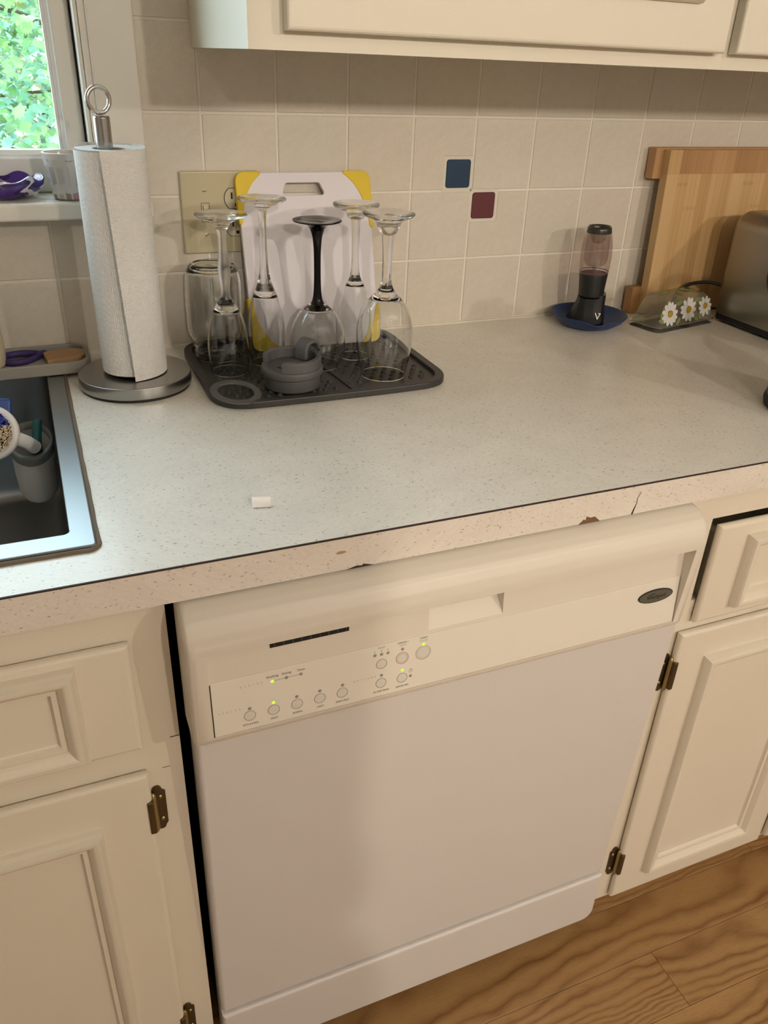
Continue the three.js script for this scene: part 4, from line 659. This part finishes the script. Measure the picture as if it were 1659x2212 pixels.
{
  const t = thing('butter_dish', 'glass butter dish with daisies painted on its cover', 'butter dish', [0.4930, CY, 0.1050]); t.rotation.y = 0.20;
  const w = 0.1655, d = 0.075;
  const slabY = (s, h, b) => slab(s, h, b, 2, 8).rotateX(-Math.PI / 2);
  const rimS = roundRectShape(-w / 2, w / 2, -d / 2, d / 2, 0.016); 
  part('plate', slabY(rimS, 0.0065, 0.0022), M.sheetGlass, t);
  part('plate_rim', (() => { const c = roundRectShape(-w / 2 + 0.001, w / 2 - 0.001, -d / 2 + 0.001, d / 2 - 0.001, 0.016).getSpacedPoints(80).slice(0, 80).map((p) => [p.x, 0.0095, p.y]); return tube(c, 0.0012, 160, 8, true); })(), M.solidGlass, t);
  // cover: tapered glass box
  const cover = (q, y) => roundRectShape(-0.076 * q, 0.076 * q, -0.0325 * (q * 1.15 - 0.15), 0.0325 * (q * 1.15 - 0.15), 0.008).getSpacedPoints(64).slice(0, 64).map((p) => [p.x, y, p.y]);
  const rings = [cover(1.0, 0.008), cover(0.97, 0.016), cover(0.84, 0.042), cover(0.76, 0.0535), cover(0.69, 0.0565)], pos = [], idx = [];
  rings.forEach((r) => r.forEach((p) => pos.push(...p))); for (let k = 0; k + 1 < rings.length; k++) for (let i = 0; i < 64; i++) { const a = k * 64 + i, b = k * 64 + (i + 1) % 64; idx.push(a, a + 64, b + 64, a, b + 64, b); }
  pos.push(0, 0.0568, 0); for (let i = 0; i < 64; i++) idx.push(4 * 64 + i, 320, 4 * 64 + (i + 1) % 64);
  const cg = new THREE.BufferGeometry(); cg.setAttribute('position', new THREE.Float32BufferAttribute(pos, 3)); cg.setIndex(idx); cg.computeVertexNormals();
  const cv = part('cover', toCreasedNormals(cg, 0.8), new THREE.MeshPhysicalMaterial({ color: lin(0.88, 0.89, 0.80), transmission: 0.90, roughness: 0.07, thickness: 0, ior: 1.5 }), t);
  const petalGeo = new THREE.SphereGeometry(1, 10, 6), slope = Math.atan2(0.0265 - 0.0, 0.040);
  const daisy = (x, y, s, turn, n) => {
    const g = new THREE.Group(); g.name = 'daisy'; cv.add(g);
    const k = (y - 0.008) / 0.046, z = 0.0325 - 0.0092 * k + 0.0014; g.position.set(x, y, z); g.rotation.x = -0.22; g.scale.setScalar(s); 
    for (let i = 0; i < n; i++) { const a = turn + i / n * 6.283 + rr(-0.12, 0.12), l = rr(0.0068, 0.0088); const p = part('petal', petalGeo, M.petal, g); p.position.set(Math.cos(a) * 0.0088, Math.sin(a) * 0.0088, 0); p.rotation.z = a; p.scale.set(l * 0.72, 0.0029, 0.0007); }
    const e = part('eye', petalGeo, M.daisyEye, g); e.scale.set(0.0046, 0.0036, 0.0016); e.position.z = 0.0006; e.rotation.z = 0.5;
  };
  daisy(-0.0480, 0.0300, 1.55, 0.2, 12); daisy(0.0030, 0.0320, 1.55, 0.5, 11); daisy(0.0500, 0.0330, 1.35, 0.1, 10);
  const leafG = new THREE.SphereGeometry(1, 10, 6);
  for (const [x, y, a, l] of [[-0.055, 0.034, 0.7, 0.008], [-0.042, 0.040, 2.2, 0.007], [0.003, 0.017, -0.7, 0.009], [0.002, 0.043, 0.6, 0.007], [0.041, 0.044, 2.4, 0.008], [-0.045, 0.022, 0.1, 0.007], [0.040, 0.018, 1.1, 0.008], [-0.068, 0.030, 1.2, 0.010], [-0.070, 0.019, -0.4, 0.008], [-0.022, 0.046, 0.2, 0.010], [0.030, 0.046, 0.1, 0.010], [-0.024, 0.014, 0.9, 0.009], [0.026, 0.014, -0.5, 0.008], [0.066, 0.020, 1.4, 0.007], [-0.060, 0.042, 0.5, 0.008]]) { const k = (y - 0.008) / 0.046, m = part('painted_leaf', leafG, M.leafPaint, cv); m.position.set(x, y, 0.0325 - 0.0092 * k + 0.0008); m.rotation.set(-0.22, 0, a); m.scale.set(l, l * 0.42, 0.0005); }
  for (const [x, z, a] of [[-0.03, -0.008, 0.3], [0.0, 0.006, 0.8], [0.03, -0.002, 2.0]]) { const m = part('painted_leaf', leafG, M.leafPaint, cv); m.position.set(x, 0.0572, z); m.rotation.set(-Math.PI / 2, 0, a); m.scale.set(0.016, 0.007, 0.0004); }
}
{ // black kettle that only pokes into the frame on the right
  const t = thing('electric_kettle', 'black electric kettle near the front of the worktop before the toaster', 'kettle', [0.4030, CY, 0.5240]);
  part('power_base', lathe([[0, 0.0006], [0.066, 0.0006], [0.0735, 0.003], [0.0750, 0.010], [0.0735, 0.0165], [0.0690, 0.0185], [0, 0.0188]], 64), M.rubber, t);
  part('base_ring', new THREE.TorusGeometry(0.0712, 0.0016, 10, 72).rotateX(Math.PI / 2).translate(0, 0.0172, 0), std(lin(0.10, 0.11, 0.10), 0.5), t);
  part('body', lathe(smoothPts([[0.0, 0.0195], [0.066, 0.0195], [0.0712, 0.026], [0.0705, 0.05], [0.064, 0.11], [0.056, 0.165], [0.049, 0.190]], 50), 64), M.blackPlastic, t);
  part('lid', lathe([[0.049, 0.190], [0.047, 0.196], [0.030, 0.203], [0.010, 0.206], [0.008, 0.216], [0.011, 0.222], [0, 0.224]], 48), M.blackPlastic, t);
  part('handle', tube([[-0.026, 0.192, -0.036], [-0.054, 0.194, -0.062], [-0.0680, 0.178, -0.076], [-0.0625, 0.148, -0.070], [-0.046, 0.115, -0.054], [-0.038, 0.090, -0.045]], 0.0085, 50, 12), M.blackPlastic, t);
  part('spout', lathe([[0.0, 0], [0.014, 0.0], [0.008, 0.04], [0, 0.042]], 20).rotateZ(-0.9).translate(0.040, 0.158, 0.035), M.blackPlastic, t);
}

// ------------------------------------------------------------------ sink, tray and what is in them
{
  const t = thing('sink', 'brushed stainless steel sink with a flat rim set in the worktop', 'sink', [0, 0, 0]);
  const ox0 = -1.160, ox1 = -0.5620, oz0 = 0.046, oz1 = 0.5745, ix0 = -1.12, ix1 = -0.5845, iz0 = 0.0735, iz1 = 0.5465, D = 0.19;
  const s = roundRectShape(ox0, ox1, -oz1, -oz0, 0.004); s.holes.push(new THREE.Path(roundRectShape(ix0, ix1, -iz1, -iz0, 0.006).getPoints(6).reverse()));
  part('rim', metric(slab(s, 0.0055, 0.0016, 3, 8).rotateX(-Math.PI / 2).translate(0, CY - 0.0005, 0)), M.steelSink, t);
  // basin: rounded box walls, open above
  const ring = (d, y, r) => roundRectShape(ix0 + d, ix1 - d, iz0 + d, iz1 - d, r).getSpacedPoints(160).slice(0, 160).map((p) => [p.x, y, p.y]);
  const rings = [ring(0, CY + 0.003, 0.010), ring(0.0004, CY - 0.02, 0.014), ring(0.004, CY - D + 0.03, 0.024), ring(0.009, CY - D + 0.012, 0.03), ring(0.022, CY - D + 0.002, 0.035), ring(0.05, CY - D, 0.05)], pos = [], idx = [];
  rings.forEach((r) => r.forEach((p) => pos.push(...p))); for (let k = 0; k + 1 < rings.length; k++) for (let i = 0; i < 160; i++) { const a = k * 160 + i, b = k * 160 + (i + 1) % 160; idx.push(a, b, b + 160, a, b + 160, a + 160); }
  const c = pos.length / 3; pos.push((ix0 + ix1) / 2, CY - D - 0.002, (iz0 + iz1) / 2); for (let i = 0; i < 160; i++) idx.push(5 * 160 + i, 5 * 160 + (i + 1) % 160, c);
  const g = new THREE.BufferGeometry(); g.setAttribute('position', new THREE.Float32BufferAttribute(pos, 3)); g.setIndex(idx); g.computeVertexNormals(); part('basin', metric(g), M.steelSink, t);
  part('drain', lathe([[0, 0.001], [0.03, 0.001], [0.045, 0.004], [0.055, 0.003]], 40).translate(-0.85, CY - D - 0.001, 0.31), M.chrome, t);
  const bead = (x0, x1, z0, z1, w) => roundRectShape(x0, x1, z0, z1, 0.006).getSpacedPoints(200).slice(0, 200).map((p, i) => [p.x + 0.0008 * noise(i * 0.3, 1, 2), CY + 0.0004, p.y + 0.0008 * noise(i * 0.3, 5, 2)]);
  part('sealant', tube(bead(ox0 - 0.0012, ox1 + 0.0012, oz0 - 0.0012, oz1 + 0.0018), 0.0030, 500, 8, true), M.brownCaulk, t);
}
{
  const t = thing('soap_tray', 'grey ribbed plastic tray behind the sink', 'tray', [-0.6220, CY + 0.0055, 0.0575]); t.rotation.y = 0.03;
  const w = 0.099, d = 0.0455;
  const rimPath = (q) => roundRectShape(-w - q, w + q, -d - q, d + q, 0.026 + q);
  const s = rimPath(0); s.holes.push(new THREE.Path(rimPath(-0.006).getPoints(10).reverse()));
  part('wall', slab(s, 0.0165, 0.0016, 3, 12).rotateX(-Math.PI / 2).translate(0, 0.0005, 0), M.greyPlastic, t);
  part('floor_plate', slab(rimPath(-0.004), 0.0025, 0, 1, 10).rotateX(-Math.PI / 2).translate(0, 0.0010, 0), M.greyPlastic, t);
  for (let k = 0; k < 15; k++) part('rib', rb(-0.0014, 0.0014, 0.0030, 0.0062, -0.045, 0.045, 0.001).rotateY(0.95).translate(-0.062 + k * 0.0090, 0, 0), M.greyPlastic, t);
  const loopPts = []; for (let k = 0; k < 28; k++) { const a = k / 28 * 6.283; loopPts.push([0.025 * Math.cos(a), 0, 0.0165 * Math.sin(a) * (1 - 0.35 * Math.cos(a))]); }
  const p = thing('bottle_brush_loop', 'dark purple looped scraper lying in the grey tray', 'scraper', [-0.6130, CY + 0.0166, 0.0430]); p.rotation.set(0.05, 0.30, 0);
  part('loop', tube(loopPts, 0.0038, 90, 8, true).scale(1, 1.3, 1), M.purple, p);
  part('tail', rb(0.022, 0.036, -0.0042, 0.0042, -0.0055, 0.0055, 0.003), M.purple, p);
  const sp = new THREE.Shape(); sp.moveTo(-0.024, -0.019); sp.lineTo(0.012, -0.020); sp.quadraticCurveTo(0.032, -0.012, 0.034, 0.001); sp.quadraticCurveTo(0.026, 0.016, 0.008, 0.018); sp.lineTo(-0.020, 0.018); sp.quadraticCurveTo(-0.025, 0.018, -0.025, 0.012); sp.closePath();
  const spn = solo('sponge', metric(slab(sp, 0.008, 0.002, 2, 8).rotateX(-Math.PI / 2)), M.sponge, 'tan sponge in the right end of the grey tray', 'sponge', [-0.5580, CY + 0.0130, 0.0520]); spn.rotation.set(0.06, 0.1, 0.03);
  solo('soap_bottle', lathe(smoothPts([[0.0, 0.001], [0.030, 0.001], [0.036, 0.008], [0.037, 0.05], [0.036, 0.085], [0.026, 0.108], [0.0105, 0.118], [0.0105, 0.136], [0, 0.137]], 50), 48), std(lin(0.56, 0.50, 0.36), 0.4), 'cream soap bottle standing behind the sink', 'bottle', [-0.6690, CY + 0.0120, 0.0520]);
}
{
  const cy = CY - 0.19;
  const t = thing('sink_caddy', 'white plastic caddy cup with grey rim hanging on the sink wall', 'caddy', [-0.6165, CY - 0.123, 0.1885]);
  const oval = (q, y, k = 1) => { const o = []; for (let i = 0; i < 64; i++) { const a = i / 64 * 6.2832; o.push([Math.cos(a) * 0.0262 * q, y + k * 0.012 * (0.5 - 0.5 * Math.sin(a)), Math.sin(a) * 0.046 * q]); } return o; };
  const shell = (rings, closeLast) => { const pos = [], idx = []; rings.forEach((r) => r.forEach((p) => pos.push(...p))); for (let k = 0; k + 1 < rings.length; k++) for (let i = 0; i < 64; i++) { const a = k * 64 + i, b = k * 64 + (i + 1) % 64; idx.push(a, a + 64, b + 64, a, b + 64, b); } if (closeLast) { const c = pos.length / 3, l = rings.length - 1; pos.push(0, rings[l][0][1], 0); for (let i = 0; i < 64; i++) idx.push(l * 64 + i, c, l * 64 + (i + 1) % 64); } const g = new THREE.BufferGeometry(); g.setAttribute('position', new THREE.Float32BufferAttribute(pos, 3)); g.setIndex(idx); g.computeVertexNormals(); return g; };
  const under = oval(0.80, 0.0, 0); 
  part('cup', shell([under, oval(0.92, 0.006, 0), oval(0.99, 0.03, 0.4), oval(1.0, 0.062, 0.9), oval(1.0, 0.066, 1), oval(0.9, 0.066, 1), oval(0.88, 0.02, 0.3), oval(0.72, 0.006, 0)], true), std(lin(0.62, 0.62, 0.60), 0.5), t);
  part('bottom', (() => { const s = new THREE.Shape(); s.absellipse(0, 0, 0.0262 * 0.8, 0.046 * 0.8, 0, 6.2832); return slab(s, 0.002).rotateX(-Math.PI / 2); })(), std(lin(0.55, 0.55, 0.53), 0.5), t);
  part('rim_band', shell([oval(1.035, 0.058, 0.95), oval(1.05, 0.066, 1), oval(1.04, 0.0705, 1), oval(0.88, 0.0705, 1), oval(0.87, 0.062, 1)], false), std(lin(0.17, 0.18, 0.17), 0.55), t);
  for (const z of [-0.02, 0.02]) part('suction_pad', cyl(0.011, 0.014, 0, 0.0045, 24).rotateZ(-Math.PI / 2).translate(0.0245, 0.045, z), M.sheetGlass, t);
  // teal brush handle inside
  const h = solo('dish_wand', tube([[0, 0, 0], [0.002, 0.03, -0.006], [-0.001, 0.06, -0.014], [0.004, 0.088, -0.030]], 0.0058, 30, 12), std(lin(0.015, 0.14, 0.145), 0.4), 'teal brush handle standing in the sink caddy', 'brush', [-0.6080, CY - 0.112, 0.2120]); void h;
  // dish brush: white head with blue and cream bristles, blue back, white neck
  const b = thing('dish_brush', 'white dish brush with blue and cream bristles leaning over the sink', 'brush', [-0.6590, CY - 0.0160, 0.2300]);
  b.lookAt(camera.position.x - 0.05, camera.position.y + 0.1, camera.position.z); b.rotateZ(-0.15); b.scale.setScalar(1.25);
  part('head', lathe([[0, 0.0], [0.020, 0.0], [0.0265, 0.003], [0.0275, 0.008], [0.0255, 0.012], [0.0215, 0.0125], [0.0205, 0.010], [0, 0.0095]], 56).rotateX(Math.PI / 2), M.white, b);
  const br = [], bl = []; for (let k = 0; k < 900; k++) { const a = rr(0, 6.283), r = 0.0195 * Math.sqrt(rnd()), x = Math.cos(a) * r, y = Math.sin(a) * r, g = new THREE.CylinderGeometry(0.0007, 0.0009, 0.017, 4, 1).rotateX(Math.PI / 2 + rr(-0.25, 0.25)).rotateY(rr(-0.25, 0.25)).translate(x, y, 0.017); (y > 0.002 + 0.3 * x ? bl : br).push(g); }
  const brB = part('blue_bristles', merge(bl), std(lin(0.02, 0.045, 0.34), 0.6), b), brC = part('cream_bristles', merge(br), std(lin(0.62, 0.52, 0.36), 0.7), b); brB.userData.kind = brC.userData.kind = 'stuff';
  part('back_scraper', rb(-0.008, 0.020, 0.016, 0.036, -0.010, -0.003, 0.003, 3), std(lin(0.010, 0.055, 0.24), 0.4), b);
  part('neck', tube([[0.022, -0.004, 0.004], [0.033, -0.008, -0.002], [0.041, -0.013, -0.012]], 0.0068, 20, 14), M.white, b);
  part('handle', tube([[0.039, -0.012, -0.010], [0.044, -0.020, -0.026], [0.043, -0.034, -0.046]], 0.0058, 20, 12), std(lin(0.006, 0.016, 0.055), 0.4), b);
  void cy;
}

// ------------------------------------------------------------------ pendant lamps across the room
LAMPS.forEach(([x, y, z], i) => {
  const t = thing('pendant_lamp', ['pendant lamp nearest the right wall over the room', 'pendant lamp in the middle of the row over the room', 'pendant lamp nearest the left wall over the room'][i], 'lamp', [x, y, z], 'row of pendant lamps');
  part('canopy', lathe([[0, room.h - y], [0.055, room.h - y], [0.05, room.h - y - 0.02], [0, room.h - y - 0.025]], 32), M.chrome, t);
  part('wire', cyl(0.003, 0.003, 0.06, room.h - y - 0.02, 8), M.rubber, t);
  part('socket', lathe([[0, 0.07], [0.014, 0.068], [0.016, 0.04], [0.013, 0.036], [0, 0.036]], 24), M.chrome, t);
  part('light_bulb', new THREE.SphereGeometry(0.033, 40, 24).translate(0, 0.006, 0), std(lin(1, 0.95, 0.85), 0.4, { emissive: LAMP_COLOR, emissiveIntensity: 30 }), t);
  const l = new THREE.PointLight(LAMP_COLOR, LAMP_POWER); l.name = 'pendant_lamp_light'; l.castShadow = true; l.shadow.radius = 1.5; l.position.set(0, 0.006, 0); t.add(l);
});

// ------------------------------------------------------------------ the person behind the camera, who shades the lower left of the cabinets
{
  const t = thing('person', 'person in grey top and dark trousers standing opposite the dishwasher looking at a phone', 'person', [-0.745, 0, 1.63]);
  function blob(bones, centre, half, res, k) {                    // smooth union of tapered capsules, meshed with marching cubes
    const mc = new MarchingCubes(res, M.white, false, false, 90000), h = res / 2;
    for (let z = 0; z < res; z++) for (let y = 0; y < res; y++) for (let x = 0; x < res; x++) {
      const p = [centre[0] + (x - h) / h * half, centre[1] + (y - h) / h * half, centre[2] + (z - h) / h * half]; let d = 1e3;
      for (const [a, b, ra, rb2, sq = 1] of bones) {
        const ab = [b[0] - a[0], b[1] - a[1], b[2] - a[2]], ap = [p[0] - a[0], p[1] - a[1], p[2] - a[2]], l = ab[0] ** 2 + ab[1] ** 2 + ab[2] ** 2;
        const u = l ? Math.max(0, Math.min(1, (ap[0] * ab[0] + ap[1] * ab[1] + ap[2] * ab[2]) / l)) : 0;
        const e = Math.hypot(ap[0] - ab[0] * u, ap[1] - ab[1] * u, (ap[2] - ab[2] * u) / sq) - (ra + (rb2 - ra) * u), m = Math.max(k - Math.abs(d - e), 0) / k;
        d = Math.min(d, e) - m * m * k * 0.25;
      }
      mc.field[x + y * res + z * res * res] = -d;
    }
    mc.isolation = 0; mc.update();
    const g = new THREE.BufferGeometry(); g.setAttribute('position', new THREE.BufferAttribute(mc.positionArray.slice(0, mc.count * 3), 3)); g.setAttribute('normal', new THREE.BufferAttribute(mc.normalArray.slice(0, mc.count * 3), 3));
    g.scale(half, half, half).translate(...centre); return g;
  }
  const B = [];
  for (const s of [-1, 1]) {
    B.push([[s * 0.095, 0.90, 0], [s * 0.105, 0.50, 0.005], 0.098, 0.062], [[s * 0.105, 0.50, 0.005], [s * 0.105, 0.09, 0.03], 0.060, 0.042], [[s * 0.107, 0.055, 0.04], [s * 0.125, 0.038, -0.13], 0.045, 0.036]);
    B.push([[s * 0.158 + 0.04, 1.375, 0.01], [s * 0.190, 1.06, 0.03], 0.056, 0.046], [[s * 0.190, 1.06, 0.03], [s * 0.060, 1.20, -0.185], 0.045, 0.030], [[s * 0.060, 1.20, -0.185], [s * 0.048, 1.222, -0.235], 0.029, 0.026]);
  }
  B.push([[-0.155, 0.90, 0], [0.155, 0.90, 0], 0.112, 0.112, 0.95], [[-0.09, 0.98, 0], [0.09, 0.98, 0], 0.115, 0.115, 0.95], [[0, 0.98, 0], [0, 1.14, 0], 0.135, 0.118, 0.8], [[0, 1.14, 0], [0.035, 1.34, 0], 0.122, 0.145, 0.75], [[-0.06, 1.385, 0.01], [0.14, 1.385, 0.01], 0.075, 0.075], [[0.045, 1.42, 0.01], [0.085, 1.53, -0.005], 0.058, 0.052], [[0.10, 1.575, -0.015], [0.105, 1.655, 0.005], 0.072, 0.092], [[0.10, 1.60, -0.095], [0.10, 1.575, -0.115], 0.012, 0.016], [[0.015, 1.60, 0], [0.01, 1.62, 0.005], 0.012, 0.014], [[0.185, 1.60, 0], [0.19, 1.62, 0.005], 0.012, 0.014]);
  const body = blob(B, [0, 0.87, 0], 0.90, 96, 0.045);
  const H = [];
  for (const s of [-1, 1]) {                                      // hands: palm, four fingers bent round the phone, thumb on its face
    H.push([[s * 0.052, 1.205, -0.215], [s * 0.044, 1.240, -0.262], 0.026, 0.027]);
    for (let f = 0; f < 4; f++) { const y = 1.225 + f * 0.0195, l = [0.9, 1.06, 1.0, 0.82][3 - f]; H.push([[s * 0.050, y, -0.262], [s * 0.047, y + 0.004, -0.262 - 0.034 * l], 0.0095, 0.0088], [[s * 0.047, y + 0.004, -0.262 - 0.034 * l], [s * (0.047 - 0.024 * l), y + 0.006, -0.272 - 0.034 * l], 0.0088, 0.0078]); }
    H.push([[s * 0.042, 1.230, -0.245], [s * 0.026, 1.262, -0.262], 0.0115, 0.0100], [[s * 0.026, 1.262, -0.262], [s * 0.018, 1.284, -0.270], 0.0100, 0.0085]);
  }
  const hands = blob(H, [0, 1.25, -0.26], 0.13, 72, 0.006);
  const g = mergeGeometries([body, hands]), p = g.attributes.position, col = new Float32Array(p.count * 3);
  for (let i = 0; i < p.count; i++) { const x = p.getX(i), y = p.getY(i), z = p.getZ(i); const c = y > 1.485 || (z < -0.185 && y > 1.1) ? [0.50, 0.31, 0.22] : y < 0.09 ? [0.10, 0.09, 0.08] : y < 0.955 ? [0.035, 0.042, 0.065] : [0.20, 0.20, 0.21]; void x; col.set(c, i * 3); }
  g.setAttribute('color', new THREE.BufferAttribute(col, 3));
  part('body', g, new THREE.MeshPhysicalMaterial({ color: 0xffffff, vertexColors: true, roughness: 0.85 }), t);
  part('hair', new THREE.SphereGeometry(0.107, 32, 20, 0, 6.2832, 0, 1.75).scale(0.95, 1.05, 1.08).rotateX(0.45).translate(0.104, 1.648, 0.018), std(lin(0.04, 0.025, 0.015), 0.7), t);
  for (const s of [-1, 1]) part('eye', new THREE.SphereGeometry(0.010, 14, 10).translate(s * 0.032 + 0.102, 1.625, -0.079), std(lin(0.55, 0.53, 0.50), 0.3), t);
  part('mouth', rb(0.078, 0.122, 1.537, 1.545, -0.094, -0.080, 0.003), std(lin(0.32, 0.13, 0.11), 0.6), t);
  solo('smartphone', rb(-0.036, 0.036, -0.073, 0.073, -0.004, 0.004, 0.003, 3), M.blackPlastic, 'dark smartphone held in both hands by the person', 'phone', [-0.745, 1.262, 1.63 - 0.2755]);
}

scene.traverse((o) => { if (o.isMesh) { o.castShadow = o.receiveShadow = true; } });
renderer.render(scene, camera);
